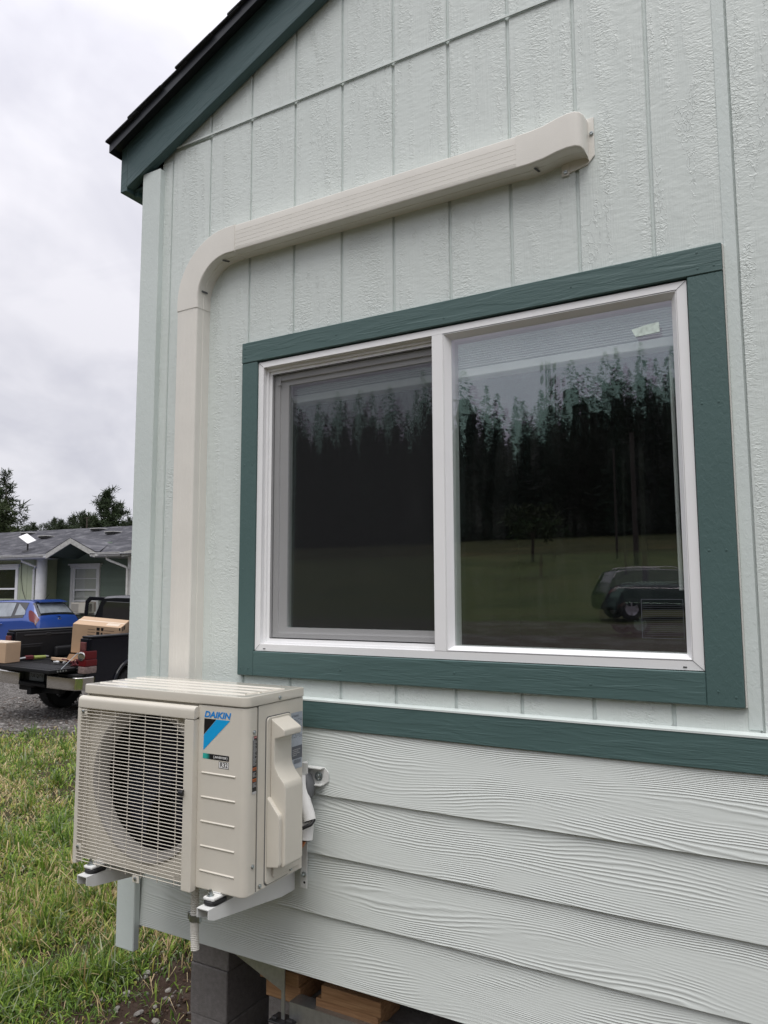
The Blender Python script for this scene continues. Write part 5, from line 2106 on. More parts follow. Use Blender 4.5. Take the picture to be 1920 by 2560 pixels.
# tailgate lowered
mb = MB()
mb.box(-.725, .725, -0.50, -0.01, FZ - .035, FZ + .020, 0.012, seg=2)
tg = mb.build('tailgate', 'black_plastic', trk, 40)
mb = MB()
for k in range(9):
    mb.box(-.66, .66, -0.44 + k * .046, -0.415 + k * .046, FZ + .0205, FZ + .027, 0.003)
mb.build('tailgate_rib', 'bed_liner', tg)
for sd in (1, -1):
    mb = MB()
    mb.tube([(sd * .728, -0.30, FZ + .02), (sd * .742, -0.02, FZ + .24)], 0.005, 6)
    mb.build('stay_cable', 'zinc', tg)
    mb = MB()
    for k in range(4):
        mb.lathe([(0.014, 0), (0.014, sd * .006), (0, sd * .006)], (sd * .725, -0.36 + k * .05, FZ - .008), 'x', 10)
    mb.build('latch_bolt', 'zinc', tg)
# bumper: chrome corners and dark step
for sd in (1, -1):
    mb = MB()
    xa, xb = sorted((sd * .36, sd * .90))
    pr = [(sd * .30, -.185), (sd * .70, -.175), (sd * .86, -.14), (sd * .915, -.06), (sd * .92, .16), (sd * .90, .16), (sd * .80, -.05), (sd * .30, -.07)]
    mb.prism(pr, .455, .650, axis='z', bev=0.018, seg=2)
    mb.build('bumper', 'chrome', trk, 45)
    mb = MB()
    pr = [(sd * .50, -.16), (sd * .70, -.150), (sd * .84, -.12), (sd * .895, -.05), (sd * .90, .03), (sd * .72, .03), (sd * .5, -.02)]
    mb.prism(pr, .651, .690, axis='z', bev=0.008)
    mb.build('bumper_cap', 'black_plastic', trk, 40)
mb = MB()
mb.box(-.298, .298, -.20, -.06, .46, .52, 0.012)
mb.box(-.298, .298, -.10, -.05, .521, .66, 0.008)
mb.build('bumper_step', 'black_plastic', trk, 40)
mb = MB()
mb.box(-.16, .16, -.116, -.101, .530, .668, 0.004)
lp = mb.build('licence_plate', 'plate_face', trk)
mb = MB()
text(mb, "708 QVH", (-.135, -.1165, .575), (1, 0, 0), (0, 0, 1), 0.27, 0.062, 0, 0.012)
mb.build('plate_lettering', 'navy_paint', lp)
mb = MB()
mb.box(-.05, .05, -.24, .0, .34, .43, 0.01)
mb.box(-.45, .45, -.06, .04, .36, .44, 0.01)
mb.build('tow_hitch', 'black_plastic', trk)
mb = MB()
mb.lathe([(0.16, -.09), (0.33, -.09), (0.37, -.05), (0.37, .05), (0.33, .09), (0.16, .09)], (0.0, 0.75, 0.50), 'z', 36)
mb.build('spare_tyre', 'tyre', trk, 40)
mb = MB()
mb.box(-.45, .45, -.02, 4.4, .46, .60)
mb.box(-.75, .75, 0.97, 1.07, .30, .38, 0.02)
mb.build('chassis', 'black_plastic', trk)
for x in (.76, -.76):
    for y in (1.02, 4.25):
        wheel(trk, x, y, 0.31, 0.40, 0.25)
# cab
#        y     zb    ws   zs   wb    zbelt  wr    zr
CS = [(1.70, .50, .86, .56, .90, 1.22, .66, 1.76), (1.78, .48, .87, .55, .91, 1.23, .66, 1.80), (2.60, .48, .87, .55, .91, 1.20, .66, 1.83),
      (3.30, .48, .87, .55, .91, 1.18, .66, 1.80), (3.60, .48, .87, .55, .91, 1.16, .68, 1.72), (4.20, .48, .87, .55, .90, 1.14, .78, 1.24),
      (5.10, .50, .86, .57, .86, 1.02, .70, 1.12), (5.30, .55, .75, .6, .75, .90, .6, .98)]
cg = sweep_body(CS)
car_mesh(cg).build('cab', 'navy_paint', trk, 32)
mb = MB()
rwp = [(-.60, 1.27), (.60, 1.27), (.60, 1.60), (.52, 1.70), (-.52, 1.70), (-.60, 1.60)]
mb.prism(rwp, 1.685, 1.70, axis='y', bev=0.004)
mb.build('rear_window', 'dark_tint', trk)
for sd in (1, -1):
    add_patch('side_window', 'dark_tint', cg, 1.2, 3.8, 5.3, 7.0, 0.006, side=sd, nu=10, parent=trk)
# open left door
DM = Matrix.Translation((-.90, 2.75, 0)) @ Matrix.Rotation(rad(-62), 4, 'Z')
mb = MB()
mb.box(-.02, .03, -.95, 0, .55, 1.20, 0.02, M=DM)
mb.prism([(-.95, 1.201), (-.93, 1.66), (-.86, 1.74), (-.20, 1.74), (-.0, 1.201), (-.09, 1.201), (-.26, 1.67), (-.82, 1.67), (-.865, 1.62), (-.87, 1.201)], -.01, .03, axis='x', bev=0.006, M=DM)
dr = mb.build('door', 'navy_paint', trk, 30)
mb = MB()
mb.prism([(-.868, 1.202), (-.866, 1.62), (-.82, 1.668), (-.262, 1.668), (-.092, 1.202)], .006, .012, axis='x', M=DM)
mb.build('door_glass', 'car_glass', dr)

# load in the bed
def loc_thing(name, label, cat, M, group=None):
    return thing(name, label, cat, M=TM @ M, group=group)


b1 = loc_thing('cardboard_box', 'large brown cardboard box with printed marks standing in the truck bed', 'box', Matrix.Translation((0.18, 0.92, FZ + .13)) @ Matrix.Rotation(rad(30), 4, 'Z') @ Matrix.Rotation(rad(10), 4, 'X') @ Matrix.Rotation(rad(4), 4, 'Y'))
mb = MB()
mb.box(-.40, .36, -.17, .36, 0.02, 0.50, 0.006)
mb.build('carton', 'cardboard', b1)
mb = MB()
for (x, z, w, h) in ((-.02, .37, .05, .05), (-.02, .30, .05, .05), (-.02, .23, .045, .04), (.05, .37, .04, .05), (.05, .30, .03, .04), (.335, .40, .018, .045)):
    mb.box(x, x + w, -.1715, -.1703, z + .05, z + .05 + h)
for k in range(4):
    mb.box(-.16, -.04, -.1715, -.1703, .29 + k * .045, .296 + k * .045)
    mb.box(.10, .26, -.1715, -.1703, .29 + k * .045, .296 + k * .045)
for (y, z) in ((-.06, .36), (.04, .36)):
    mb.box(.3603, .3615, y, y + .06, z + .05, z + .12)
mb.build('printed_mark', 'black_print', b1)['kind'] = 'stuff'
mb = MB()
mb.box(-.398, .358, .08, .13, .5002, .5008)
mb.box(.10, .30, -.10, .05, .5002, .5006)
mb.build('packing_tape', 'pale_tape', b1)
b2 = loc_thing('cardboard_box', 'small plain cardboard box at the end of the lowered tailgate', 'box', Matrix.Translation((-.60, -.27, FZ + .030)) @ Matrix.Rotation(rad(8), 4, 'Z'))
mb = MB()
mb.box(-.20, .20, -.15, .15, 0, .30, 0.005)
mb.build('carton', 'cardboard', b2)
mb = MB()
mb.box(-.198, .198, -.148, .148, .3003, .315, 0.004)
mb.build('lid_flap', 'pale_tape', b2)
b3 = loc_thing('flattened_box', 'torn flat piece of cardboard lying in the truck bed', 'cardboard', Matrix.Translation((0.0, 0.50, FZ + .02)))
mb = MB()
mb.prism([(-.42, -.02), (-.20, -.18), (.36, -.22), (.42, .14), (.0, .22), (-.30, .14)], 0, .035, axis='z', M=Matrix.Rotation(rad(-6), 4, 'X'))
mb.build('sheet', 'cardboard', b3)
mb = MB()
mb.prism([(.06, 0), (.10, .10), (.32, .11), (.34, .01)], -.14, -.132, axis='y', M=Matrix.Rotation(rad(-14), 4, 'X'))
mb.build('flap', 'cardboard_edge', b3)
b4 = loc_thing('ratchet_straps', 'tangled dark red straps lying on the truck bed by the tail light', 'straps', Matrix.Translation((0.42, 0.16, FZ + .015)))
rs = random.Random(5)
mb = MB()
for q in range(7):
    pts = []
    p = Vector((rs.uniform(-.2, .2), rs.uniform(-.08, .08), .02))
    for k in range(9):
        pts.append(p.copy())
        p += Vector((rs.uniform(-.11, .11), rs.uniform(-.07, .07), rs.uniform(-.03, .035)))
        p.z = min(max(p.z, .012), .10)
        p.x = min(max(p.x, -.32), .22)
    mb.tube(pts, 0.012, 5)
mb.build('webbing', 'strap_red', b4)
mb = MB()
for q in range(4):
    mb.box(-.02, .03, -.015, .015, 0, .03, 0.004, M=Matrix.Translation((rs.uniform(-.3, .1), rs.uniform(-.1, .05), .02)) @ Matrix.Rotation(rs.uniform(0, 3), 4, 'Z'))
mb.build('buckle', 'tool_grey', b4)
b5 = loc_thing('cordless_tool', 'lime and grey hand tool lying by the left bed wall', 'tool', Matrix.Translation((-.56, 0.22, FZ + .02)) @ Matrix.Rotation(rad(82), 4, 'Z'))
mb = MB()
mb.tube([(0.04, 0, .035), (.24, 0, .035)], [.034, .028], 10)
mb.build('grip', 'tool_lime', b5, 40)
mb = MB()
mb.tube([(-.26, 0, .03), (-.06, 0, .045)], [.012, .018], 8)
mb.box(-.30, -.24, -.03, .03, .015, .035, 0.005)
mb.tube([(.241, 0, .045), (.30, 0, .04)], [.02, .012], 8)
mb.build('shaft', 'tool_grey', b5, 40)
mb = MB()
mb.box(-.10, .03, -.035, .035, .01, .075, 0.012)
mb.build('head', 'strap_red', b5)

# ------------------------------------------------------------------ trees and plants
def tinted_mesh(name, V, F, C, mat):
    """mesh from arrays with one colour per vertex that belongs to the leaf or stone itself"""
    me = bpy.data.meshes.new(name)
    V = np.asarray(V, np.float32).reshape(-1, 3)
    me.from_pydata(V.tolist(), [], F if isinstance(F, list) else F.tolist())
    a = me.color_attributes.new('tint', 'FLOAT_COLOR', 'POINT')
    C = np.asarray(C, np.float32)
    if C.shape[1] == 3:
        C = np.c_[C, np.ones(len(C), np.float32)]
    a.data.foreach_set('color', C.reshape(-1))
    me.materials.append(MATS[mat])
    return me


simple('bark', (0.075, 0.055, 0.042), 0.9, var=0.3, vscale=6)
simple('pole_wood', (0.055, 0.043, 0.035), 0.85, var=0.2, vscale=4)


def needle_tuft(c, r, n, rs, col, V, F, C, up=0.35, w=0.06):
    """a spray of narrow blades round a shoot tip"""
    for _ in range(n):
        d = Vector((rs.gauss(0, 1), rs.gauss(0, 1), rs.gauss(up, .8))).normalized()
        l = r * rs.uniform(.55, 1.15)
        s = d.cross(Vector((rs.gauss(0, 1), rs.gauss(0, 1), rs.gauss(0, 1)))).normalized() * (r * w * rs.uniform(.7, 1.4))
        b = Vector(c) + Vector((rs.gauss(0, .25), rs.gauss(0, .25), rs.gauss(0, .25))) * r
        k = len(V)
        V += [tuple(b - s), tuple(b + s), tuple(b + d * l + s * .3), tuple(b + d * l - s * .3)]
        F.append((k, k + 1, k + 2, k + 3))
        f = rs.uniform(.6, 1.5)
        cc = (col[0] * f, col[1] * f, col[2] * f)
        C += [cc] * 4


def pine(base, h, seed, prof, label, group, limbs=40, tuft=0.42, per=26, col=(0.030, 0.046, 0.020), lo=.25, name='pine_tree', bare=0.35, w=0.07):
    rs = random.Random(seed)
    root = thing(name, label, 'tree', base, group)
    tw = MB()
    lean = [(rs.uniform(-.02, .02) * h * t * t, rs.uniform(-.02, .02) * h * t * t, h * t) for t in (0, .2, .4, .6, .8, 1)]
    r0 = h * .018
    tw.tube(lean, [r0 * (1 - .92 * t) for t in (0, .2, .4, .6, .8, 1)], 8)
    V, F, C = [], [], []
    for k in range(limbs):
        t = lo + (1 - lo) * (k + rs.random()) / limbs
        z = t * h
        L = prof(t) * h * rs.uniform(.55, 1.15)
        a = rs.uniform(0, 2 * math.pi)
        rise = rs.uniform(.05, .55) + .5 * t
        tip = Vector((math.cos(a) * L, math.sin(a) * L, z + L * rise * .6))
        mid = Vector((math.cos(a) * L * .5, math.sin(a) * L * .5, z + L * rise * .12))
        st = Vector((0, 0, z))
        tw.tube([st, mid, tip], [r0 * .28 * (1 - .7 * t), r0 * .18 * (1 - .7 * t), .012], 5)
        nt_ = max(2, int(L / tuft * 2.3))
        for q in range(nt_):
            s = lerp(bare, 1.0, (q + rs.random()) / nt_)
            p = (st.lerp(mid, s * 2) if s < .5 else mid.lerp(tip, s * 2 - 1))
            p = p + Vector((rs.gauss(0, .13), rs.gauss(0, .13), rs.gauss(.05, .10))) * L
            sh = rs.uniform(.75, 1.3)
            needle_tuft(p, tuft * rs.uniform(.7, 1.2), per, rs, (col[0] * sh, col[1] * sh, col[2] * sh), V, F, C, w=w)
    for q in range(6):
        needle_tuft((lean[-1][0], lean[-1][1], h * (1 - .02 * q)), tuft * .7, per, rs, col, V, F, C, .9, w=w)
    tw.build('trunk', 'bark', root, 60)
    cr = bpy.data.objects.new('crown', tinted_mesh('crown', V, F, C, 'needles'))
    COL.objects.link(cr)
    cr.parent = root
    return root


def at_dist(dx, dy, D):
    return CAM.x + dx * D, CAM.y + dy * D


gt = 'trees beyond the neighbouring roof'


def bg(dx, dy, slope, D, *a, **k):
    x, y = at_dist(dx, dy, D)
    zg = float(ground_h(x, y))
    h = slope * D - zg
    return pine((x, y, zg), h, *a, **k)


bg(-.8345, .551, .1419, 62, 11, lambda t: .26 * (1 - t) ** .75 + .04 if t > .35 else .24, 'tall open pine rising above the left end of the grey roof', gt, limbs=46, tuft=.46, per=16)
bg(-.8395, .5433, .1050, 60, 12, lambda t: .30 * (1 - t) ** .5 + .05, 'shorter bushy pine half hidden beside the tall open pine', gt, limbs=50, tuft=.50, per=20, col=(.040, .056, .022))
bg(-.7655, .6435, .1266, 80, 13, lambda t: .24 * math.sin(min(1, max(0, (1 - t) * 1.25)) * math.pi * .62) + .03, 'round topped pine above the small gable, near the mint corner', gt, limbs=74, tuft=.56, per=20, lo=.30, bare=.35)
bg(-.7768, .6298, .0925, 78, 14, lambda t: .26 * (1 - t) ** .6 + .05, 'low bushy pine leaning against the round topped pine', gt, limbs=40, tuft=.6, per=26, col=(.040, .055, .024))
smalls = [(-.8170, .5767, .0830, 'thin young conifer just behind the satellite dish'), (-.8205, .5717, .0795, 'small conifer between the tall pine and the satellite dish'),
          (-.8030, .5960, .0890, 'bushy young conifer with a blunt tip above the roof ridge'), (-.7990, .6013, .0872, 'bushy young conifer just left of the thin pair above the ridge'),
          (-.7922, .6103, .0912, 'narrow young conifer, first of the thin pair above the ridge'), (-.7895, .6138, .0925, 'narrow young conifer, second of the thin pair above the ridge'),
          (-.7845, .6201, .0987, 'sparse one sided young pine with a bare stem above the ridge'), (-.7487, .6629, .0935, 'conifer tip showing next to the mint corner board'),
          (-.7530, .6580, .0880, 'faint low conifer tip right of the round topped pine')]
for k, (dx, dy, s, lb) in enumerate(smalls):
    bg(dx, dy, s, 72 + 2 * (k % 3), 20 + k, (lambda t: (.95 if k in (2, 3) else .55) * (1 - t) + .01), lb, gt, limbs=46 if k != 6 else 26, tuft=.26, per=16, name='conifer_tree', col=(.036, .052, .026), lo=.70, bare=.1)
# thin pole among them
px_, py_ = at_dist(-.7808, .6248, 70)
pl = thing('utility_pole', 'thin grey pole beside the sparse pine above the roof ridge', 'pole', (px_, py_, float(ground_h(px_, py_))))
mb = MB(); mb.tube([(0, 0, 0), (0, 0, .0928 * 70 + 1.75)], .06, 8); mb.box(-.35, .35, -.03, .03, .0915 * 70 + 1.75, .0915 * 70 + 1.80)
mb.build('post', 'pole_wood', pl)


# the wooded hill behind the photographer (mirrored in the panes)
def fir_shape(seed, h, V, F, C, ox, oy, oz):
    """ragged fir: many small drooping sprays spread through an uneven cone"""
    rs = random.Random(seed)
    R = h * rs.uniform(.13, .24)
    full = rs.uniform(.6, 1.15)
    col = (rs.uniform(.008, .015), rs.uniform(.015, .024), rs.uniform(.009, .014))
    p1, p2 = rs.uniform(0, 6), rs.uniform(0, 6)
    lx, ly = rs.gauss(0, .012) * h, rs.gauss(0, .012) * h
    for k in range(int(h * 27)):
        t = rs.random() ** .85
        a = rs.uniform(0, 6.283)
        env = R * (1 - t) ** full * (1 + .28 * math.sin(a * 2 + p1 + t * 14) + .25 * math.sin(t * 31 + p2 + a)) + .10
        rr = env * math.sqrt(rs.uniform(.12, 1.1))
        z = h * (.06 + .94 * t) - .18 * rr
        c, s_ = math.cos(a), math.sin(a)
        x, y = ox + c * rr + lx * t * t, oy + s_ * rr + ly * t * t
        l = rs.uniform(.4, 1.15) * (.40 + .9 * (1 - t))
        w = l * rs.uniform(.25, .5)
        dz = rs.uniform(-.55, .1) * l
        b = len(V)
        V += [(x - c * l * .4 , y - s_ * l * .4, oz + z + .18 * l), (x - s_ * w, y + c * w, oz + z - .1 * l), (x + c * l, y + s_ * l, oz + z + dz), (x + s_ * w, y - c * w, oz + z - rs.uniform(0, .3) * l)]
        F.append((b, b + 1, b + 2, b + 3))
        f = rs.uniform(.75, 1.3)
        C += [(col[0] * f, col[1] * f, col[2] * f)] * 4
    # solid core of slightly darker foliage round the stem
    b = len(V)
    lv, sd_ = 9, 7
    for i_ in range(lv):
        t = .04 + .78 * i_ / (lv - 1)
        for q in range(sd_):
            a = 6.283 * q / sd_ + i_ * .6
            r_ = R * (1 - t) ** full * rs.uniform(.20, .75) + .05
            V.append((ox + math.cos(a) * r_ + lx * t * t, oy + math.sin(a) * r_ + ly * t * t, oz + h * t + rs.uniform(-.3, .3)))
            C.append((col[0] * .9, col[1] * .9, col[2] * .9))
    for i_ in range(lv - 1):
        for q in range(sd_):
            q2 = (q + 1) % sd_
            F.append((b + i_ * sd_ + q, b + i_ * sd_ + q2, b + (i_ + 1) * sd_ + q2, b + (i_ + 1) * sd_ + q))
    b = len(V)
    V += [(ox - .14, oy, oz), (ox + .14, oy, oz), (ox + lx, oy + ly, oz + h), (ox, oy - .14, oz), (ox, oy + .14, oz)]
    F += [(b, b + 1, b + 2), (b + 3, b + 4, b + 2)]
    C += [(.02, .016, .012)] * 5


rs = random.Random(41)
V, F, C = [], [], []
sd = 100
for row, yy in enumerate((-101, -108, -116, -125, -136, -150)):
    x = -210 + rs.uniform(0, 5)
    while x < 150:
        y = yy + rs.uniform(-3, 3) + 0.04 * abs(x + 30)
        h = rs.uniform(17, 25) + 3.6 + 3.0 * float(ss(-40, -8, x)) - 4.0 * math.exp(-((x + 37) / 5) ** 2) + 1.5 * math.sin(x * .09 + row)
        if row == 0: h *= .8
        fir_shape(sd, h, V, F, C, x, y, float(ground_h(x, y)) - .3)
        sd += 1
        x += rs.uniform(1.8, 3.8)
fo = bpy.data.objects.new('fir_forest', tinted_mesh('fir_forest', V, F, C, 'needles'))
COL.objects.link(fo)
tag(fo, 'dark fir wood on the hill across the meadow, mirrored in the window panes', None, None, 'stuff')


def leafy_tree(base, h, seed, label):
    rs = random.Random(seed)
    root = thing('broadleaf_tree', label, 'tree', base)
    tw = MB()
    tw.tube([(0, 0, 0), (.05, .02, h * .3), (.1, -.05, h * .6), (.05, 0, h * .9)], [.14, .12, .07, .02], 8)
    V, F, C = [], [], []
    for k in range(60):
        d = Vector((rs.gauss(0, 1), rs.gauss(0, 1), rs.gauss(0, .8))).normalized() * rs.uniform(.3, 1)
        c = Vector((d.x * h * .42, d.y * h * .42, h * .62 + d.z * h * .34))
        if k % 4 == 0:
            tw.tube([(0.05, 0, h * .35), c * .6 + Vector((0, 0, h * .2)), c], [.05, .03, .01], 5)
        needle_tuft(c, h * .10, 26, rs, (.030, .045, .014), V, F, C, .2, .22)
    tw.build('trunk', 'bark', root, 60)
    o = bpy.data.objects.new('crown', tinted_mesh('crown', V, F, C, 'needles'))
    COL.objects.link(o)
    o.parent = root


leafy_tree((-17.1, -54.8, float(ground_h(-17.1, -54.8))), 5.2, 3, 'lone round tree on the meadow, mirrored in the right pane')
for (x, y, h, r, lb) in ((-5.4, -35.2, 8.2, .13, 'stout wooden utility pole behind the wagon, mirrored in the right pane'), (-11.0, -56.5, 8.5, .09, 'thinner utility pole out on the meadow, mirrored in the right pane')):
    p_ = thing('utility_pole', lb, 'pole', (x, y, float(ground_h(x, y))), 'poles behind the photographer')
    mb = MB(); mb.tube([(0, 0, -.2), (0, 0, h)], [r, r * .75], 10); mb.build('post', 'pole_wood', p_, 60)
    mb = MB(); mb.tube([(.25, .1, 0), (.02, 0, h * .8)], .012, 5); mb.tube([(0.9, .4, 0), (.02, 0, h * .9)], .008, 5); mb.build('guy_wire', 'dark_steel', p_)
tx, ty = -48.9, -164.0
tz = float(ground_h(tx, ty))
tw_ = thing('radio_mast', 'lattice radio mast with antennas above the treeline, mirrored in the right pane', 'radio mast', (tx, ty, tz))
mb = MB()
H_ = 53 - tz
legs = [(.8 * math.cos(a), .8 * math.sin(a)) for a in (0.3, 2.4, 4.5)]
for a, b_ in legs:
    mb.tube([(a, b_, 0), (a * .7, b_ * .7, H_)], .09, 5)
mb.build('leg', 'dark_steel', tw_)
mb = MB()
nb_ = 24
for k in range(nb_):
    for q in range(3):
        a, b_ = legs[q], legs[(q + 1) % 3]
        z0, z1 = H_ * k / nb_, H_ * (k + 1) / nb_
        mb.tube([(a[0] * .85, a[1] * .85, z0), (b_[0] * .85, b_[1] * .85, z1)], .05, 4)
mb.build('lattice', 'dark_steel', tw_)
mb = MB()
for z in (H_ - 1.5, H_ - 4.5, H_ - 8.5):
    for k in range(6):
        a = k * 1.05
        mb.box(-.18, .18, -.1, .1, -1.0, 1.0, 0, M=Matrix.Translation((1.7 * math.cos(a), 1.7 * math.sin(a), z)) @ Matrix.Rotation(a, 4, 'Z'))
mb.build('antenna_panel', 'fascia_grey', tw_)

# ------------------------------------------------------------------ lawn
rng = np.random.default_rng(11)
az0, az1 = math.atan2(-.905, .425), math.atan2(-.50, .866)          # wedge of lawn the picture could see, with a margin


def blades(cx, cy, cd, cdry, csz, sp, straw, broad, lean, L, W):
    """bent leaf blades from arrays: two-piece ribbons with a tip"""
    m = len(cx)
    bx = cx + rng.normal(0, 1, m) * sp
    by = cy + rng.normal(0, 1, m) * sp
    a = rng.uniform(0, 2 * np.pi, m)
    bz = ground_h(bx, by) - .004
    dx, dy = np.cos(a), np.sin(a)
    tw = rng.normal(0, .5, m)
    sx, sy = -np.sin(a + tw), np.cos(a + tw)
    l1 = L * .5
    mx, my, mz = bx + dx * l1 * np.sin(lean * .55), by + dy * l1 * np.sin(lean * .55), bz + l1 * np.cos(lean * .55)
    l2 = L * .5
    le = np.minimum(lean * 1.7, 2.3)
    tx, ty, tz = mx + dx * l2 * np.sin(le), my + dy * l2 * np.sin(le), mz + l2 * np.cos(le)
    tz = np.maximum(tz, bz + .006)
    bw = np.where(broad, .35, .6)
    V = np.stack([np.stack([bx - sx * W * bw, by - sy * W * bw, bz], -1), np.stack([bx + sx * W * bw, by + sy * W * bw, bz], -1),
                  np.stack([mx + sx * W, my + sy * W, mz], -1), np.stack([mx - sx * W, my - sy * W, mz], -1),
                  np.stack([tx, ty, tz], -1)], 1).reshape(-1, 3)
    g = rng.random((m, 1))
    green = (1 - g) * np.array([.125, .215, .026]) + g * np.array([.35, .49, .090])
    deep = (1 - g) * np.array([.055, .115, .022]) + g * np.array([.16, .265, .055])
    pale = (1 - g) * np.array([.22, .27, .15]) + g * np.array([.42, .47, .31])
    r = rng.random((m, 1))
    col = np.where(r < .38, deep, np.where(r > .86, pale, green))
    st = (1 - g) * np.array([.40, .29, .14]) + g * np.array([.74, .60, .36])
    yel = (1 - g) * np.array([.30, .29, .06]) + g * np.array([.50, .47, .15])
    col = np.where((rng.random(m) < .18 * (.3 + cdry))[:, None], yel, col)
    col = np.where(straw[:, None], st, col)
    return V, np.repeat(col, 5, 0)


def lawn():
    N = 25000
    az = rng.uniform(az0, az1, N)
    D = 2.0 * (11.5 / 2.0) ** (rng.random(N) ** .92)
    x = CAM.x + np.sin(az) * D
    y = CAM.y + np.cos(az) * D
    keep = ~((x > -.45) & (y > -.62))
    dens = np.array([mnoise.noise(Vector((a * .9, b * .9, 4.0))) for a, b in zip(x, y)])
    dens2 = np.array([mnoise.noise(Vector((a * 2.6, b * 2.6, 9.0))) for a, b in zip(x, y)])
    drv = -0.70 * x + 0.55 * y + .5 * dens
    keep &= rng.random(N) > .15 + .85 * ss(6.0, 8.3, drv)
    keep &= (dens * .7 + dens2 * .8) > -.17
    edge = ss(-1.10, -.78, x + .18 * dens2 + .10 * dens) * ss(-.55, -.15, y)
    keep &= rng.random(N) > edge * .97
    x, y, D, dens, dens2, edge = x[keep], y[keep], D[keep], dens[keep], dens2[keep], edge[keep]
    n = len(x)
    dry = np.clip(.36 + 2.2 * np.array([mnoise.noise(Vector((a * .55 + 7, b * .55, 1.5))) for a, b in zip(x, y)]) + .5 * dens2 + .34 * np.exp(-((D - 5.6) / 1.9) ** 2) - .10, 0, 1)
    parts = []
    # low trampled mat of blades, weeds and straw
    B = 13
    cx, cy, cd, cdry = np.repeat(x, B), np.repeat(y, B), np.repeat(D, B), np.repeat(dry, B)
    csz = np.repeat(rng.uniform(.6, 1.15, n), B)
    weedy = np.repeat(np.array([mnoise.noise(Vector((a * 1.7 + 3, b * 1.7, 6.5))) for a, b in zip(x, y)]), B)
    m = len(cx)
    kind = rng.random(m)
    straw = kind < (.03 + .36 * cdry ** 1.6)
    broad = ~straw & (kind > np.where(weedy > .05, .50, .92)) & (np.repeat(edge, B) < .12)
    L = rng.gamma(3.5, .016, m) * csz + .018
    L = np.where(straw, L * 1.35 + .02, L)
    L = np.where(broad, rng.uniform(.025, .055, m), L)
    W = rng.uniform(.0013, .0032, m) * (1 + .16 * cd)
    W = np.where(straw, W * .6, W)
    W = np.where(broad, rng.uniform(.005, .010, m) * (1 + .05 * cd), W)
    lean = np.where(straw, rng.uniform(1.2, 1.57, m), rng.uniform(.3, 1.4, m))
    lean = np.where(broad, rng.uniform(.6, 1.3, m), lean)
    parts.append(blades(cx, cy, cd, cdry, csz, .030 + .012 * cd, straw, broad, lean, L, W))
    # standing tufts with long arching blades
    pick = np.where((rng.random(n) < .065) & (edge < .3))[0]
    B = 42
    cx, cy, cd, cdry = np.repeat(x[pick], B), np.repeat(y[pick], B), np.repeat(D[pick], B), np.repeat(dry[pick], B) * .5
    m = len(cx)
    csz = np.repeat(rng.uniform(.6, 1.5, len(pick)), B)
    straw = rng.random(m) < .08
    L = rng.uniform(.07, .19, m) * csz
    W = rng.uniform(.0012, .0026, m) * (1 + .14 * cd)
    lean = np.abs(rng.normal(.55, .32, m))
    parts.append(blades(cx, cy, cd, cdry, csz, .022 * csz, straw, np.zeros(m, bool), lean, L, W))
    # a few dry stalks
    pick = np.where(rng.random(n) < .02)[0]
    m = len(pick)
    parts.append(blades(x[pick], y[pick], D[pick], np.ones(m), np.ones(m), .01, rng.random(m) < .6, np.zeros(m, bool), rng.uniform(.1, .7, m), rng.uniform(.15, .32, m), np.full(m, .0016)))
    V = np.concatenate([p[0] for p in parts])
    C = np.concatenate([p[1] for p in parts])
    k = np.arange(len(V) // 5) * 5
    faces = np.stack([k, k + 1, k + 2, k + 3], 1).tolist() + np.stack([k + 3, k + 2, k + 4], 1).tolist()
    o = bpy.data.objects.new('grass', tinted_mesh('grass', V, faces, C, 'blade'))
    COL.objects.link(o)
    tag(o, 'rough lawn of green blades, weeds and dry straw beside the house', None, None, 'stuff')


lawn()

# ------------------------------------------------------------------ stones


def stone_mesh(seed, sub=2):
    rs = random.Random(seed)
    bm = bmesh.new()
    bmesh.ops.create_icosphere(bm, subdivisions=sub, radius=1)
    sx, sy, sz = rs.uniform(.8, 1.25), rs.uniform(.65, 1.0), rs.uniform(.4, .7)
    o = Vector((rs.uniform(0, 50), 0, 0))
    for v in bm.verts:
        k = 1 + .35 * mnoise.noise(v.co * 1.1 + o) + .12 * mnoise.noise(v.co * 3 + o)
        v.co = Vector((v.co.x * sx * k, v.co.y * sy * k, v.co.z * sz * k))
    V = [tuple(v.co) for v in bm.verts]
    bm.verts.index_update()
    F = [tuple(v.index for v in f.verts) for f in bm.faces]
    bm.free()
    return V, F


simple('pebble', (0.33, 0.31, 0.28), 0.85, var=0.25, vscale=60, bump=0.002, bscale=300, rand=0.35)
protos = []
for s in range(7):
    V, F = stone_mesh(s + 3)
    me = bpy.data.meshes.new('stone')
    me.from_pydata(V, [], F)
    me.materials.append(MATS['pebble'])
    protos.append(me)
rs = random.Random(9)
placed = 0
while placed < 60:
    x, y = rs.uniform(-1.05, -.20), rs.uniform(.02, .75)
    if abs((x + .45) + .9 * (y - .32)) > .45:
        continue
    o = bpy.data.objects.new('stone', protos[rs.randrange(7)])
    COL.objects.link(o)
    s = rs.choice((.008, .010, .012, .013, .016, .021))
    o.scale = (s, s, s)
    o.rotation_euler = (rs.uniform(-.4, .4), rs.uniform(-.4, .4), rs.uniform(0, 6.28))
    pz = Vector((x, y, 0))
    o.location = (x, y, float(ground_h(x, y)) + 0.03 * mnoise.noise(pz * 3.1) + 0.022 * mnoise.noise(pz * 9.0) + .012 * mnoise.noise(pz * 23.0) + s * .25)
    tag(o, 'small grey stone lying on the bare soil by the block pier', 'stone', 'stones on the bare soil by the pier')
    placed += 1


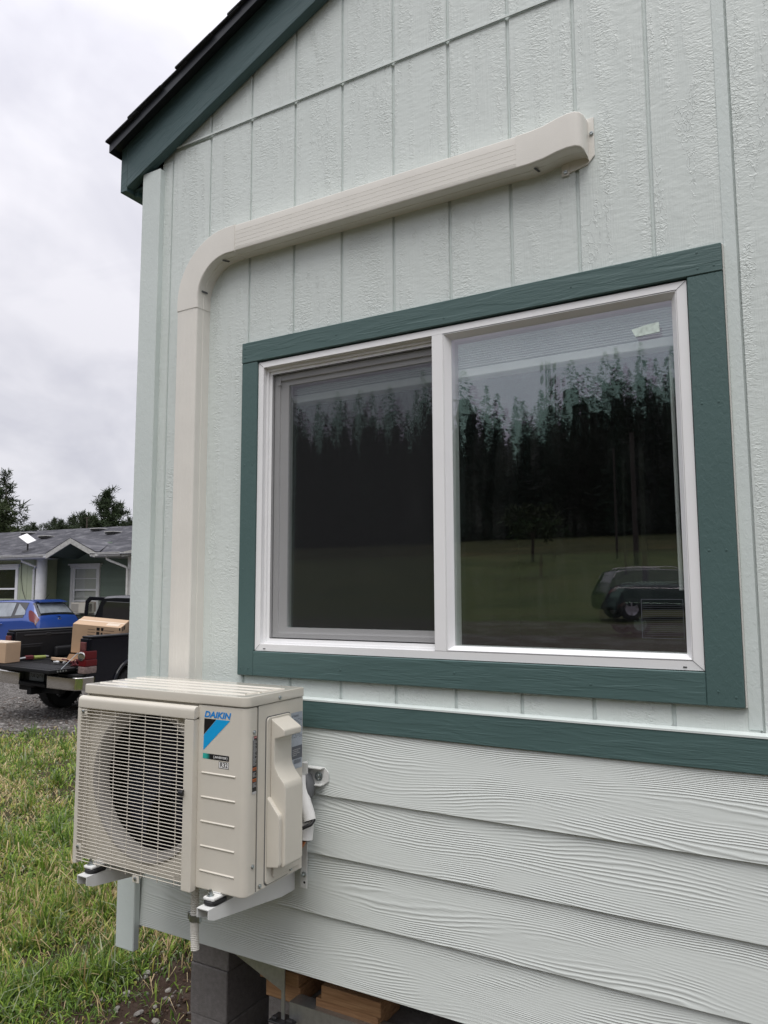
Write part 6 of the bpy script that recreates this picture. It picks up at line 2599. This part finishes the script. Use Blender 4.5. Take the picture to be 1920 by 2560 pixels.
def scatter(name, label, n, pick, smin, smax, cols, sub, seed):
    r = np.random.default_rng(seed)
    rs = random.Random(seed)
    shapes = [stone_mesh(50 + k, sub) for k in range(5)]
    V, F, C = [], [], []
    for k in range(n):
        x, y = pick(rs)
        z = float(ground_h(x, y))
        if math.hypot(x, y) < 9:
            p = Vector((x, y, 0))
            z += 0.03 * mnoise.noise(p * 3.1) + 0.022 * mnoise.noise(p * 9.0) + .012 * mnoise.noise(p * 23.0)
        v, f = shapes[rs.randrange(5)]
        s = smin * (smax / smin) ** (rs.random() ** 2.2)
        a = rs.uniform(0, 6.28)
        ca, sa = math.cos(a) * s, math.sin(a) * s
        b = len(V)
        V += [(x + p[0] * ca - p[1] * sa, y + p[0] * sa + p[1] * ca, z + p[2] * s + s * .15) for p in v]
        F += [tuple(i_ + b for i_ in q) for q in f]
        c = cols[rs.randrange(len(cols))]
        g = rs.uniform(.7, 1.3)
        C += [(c[0] * g, c[1] * g, c[2] * g)] * len(v)
    o = bpy.data.objects.new(name, tinted_mesh(name, V, F, C, 'stone'))
    COL.objects.link(o)
    tag(o, label, None, None, 'stuff')


def pick_soil(rs):
    while True:
        x, y = rs.uniform(-1.1, .1), rs.uniform(-.25, 1.0)
        if rs.random() < math.exp(-(((x + .35) + .9 * (y - .35)) / .33) ** 2):
            return x, y


scatter('soil_crumbs', 'brown soil crumbs and grit on the bare ground by the pier', 2600, pick_soil, .0025, .011,
        [(.06, .036, .024), (.085, .05, .034), (.05, .03, .02), (.11, .075, .055), (.20, .18, .16)], 1, 5)


def pick_drive(rs):
    while True:
        D = rs.uniform(7.8, 15.5)
        a = rs.uniform(az0, az0 + .42)
        x, y = CAM.x + math.sin(a) * D, CAM.y + math.cos(a) * D
        if -0.70 * x + 0.55 * y > 7.2 and y < 12:
            return x, y


scatter('drive_gravel', 'loose grey crushed rock of the drive under the pickup', 9000, pick_drive, .010, .034,
        [(.15, .14, .13), (.21, .20, .19), (.10, .09, .085), (.28, .265, .25), (.13, .105, .09)], 1, 6)
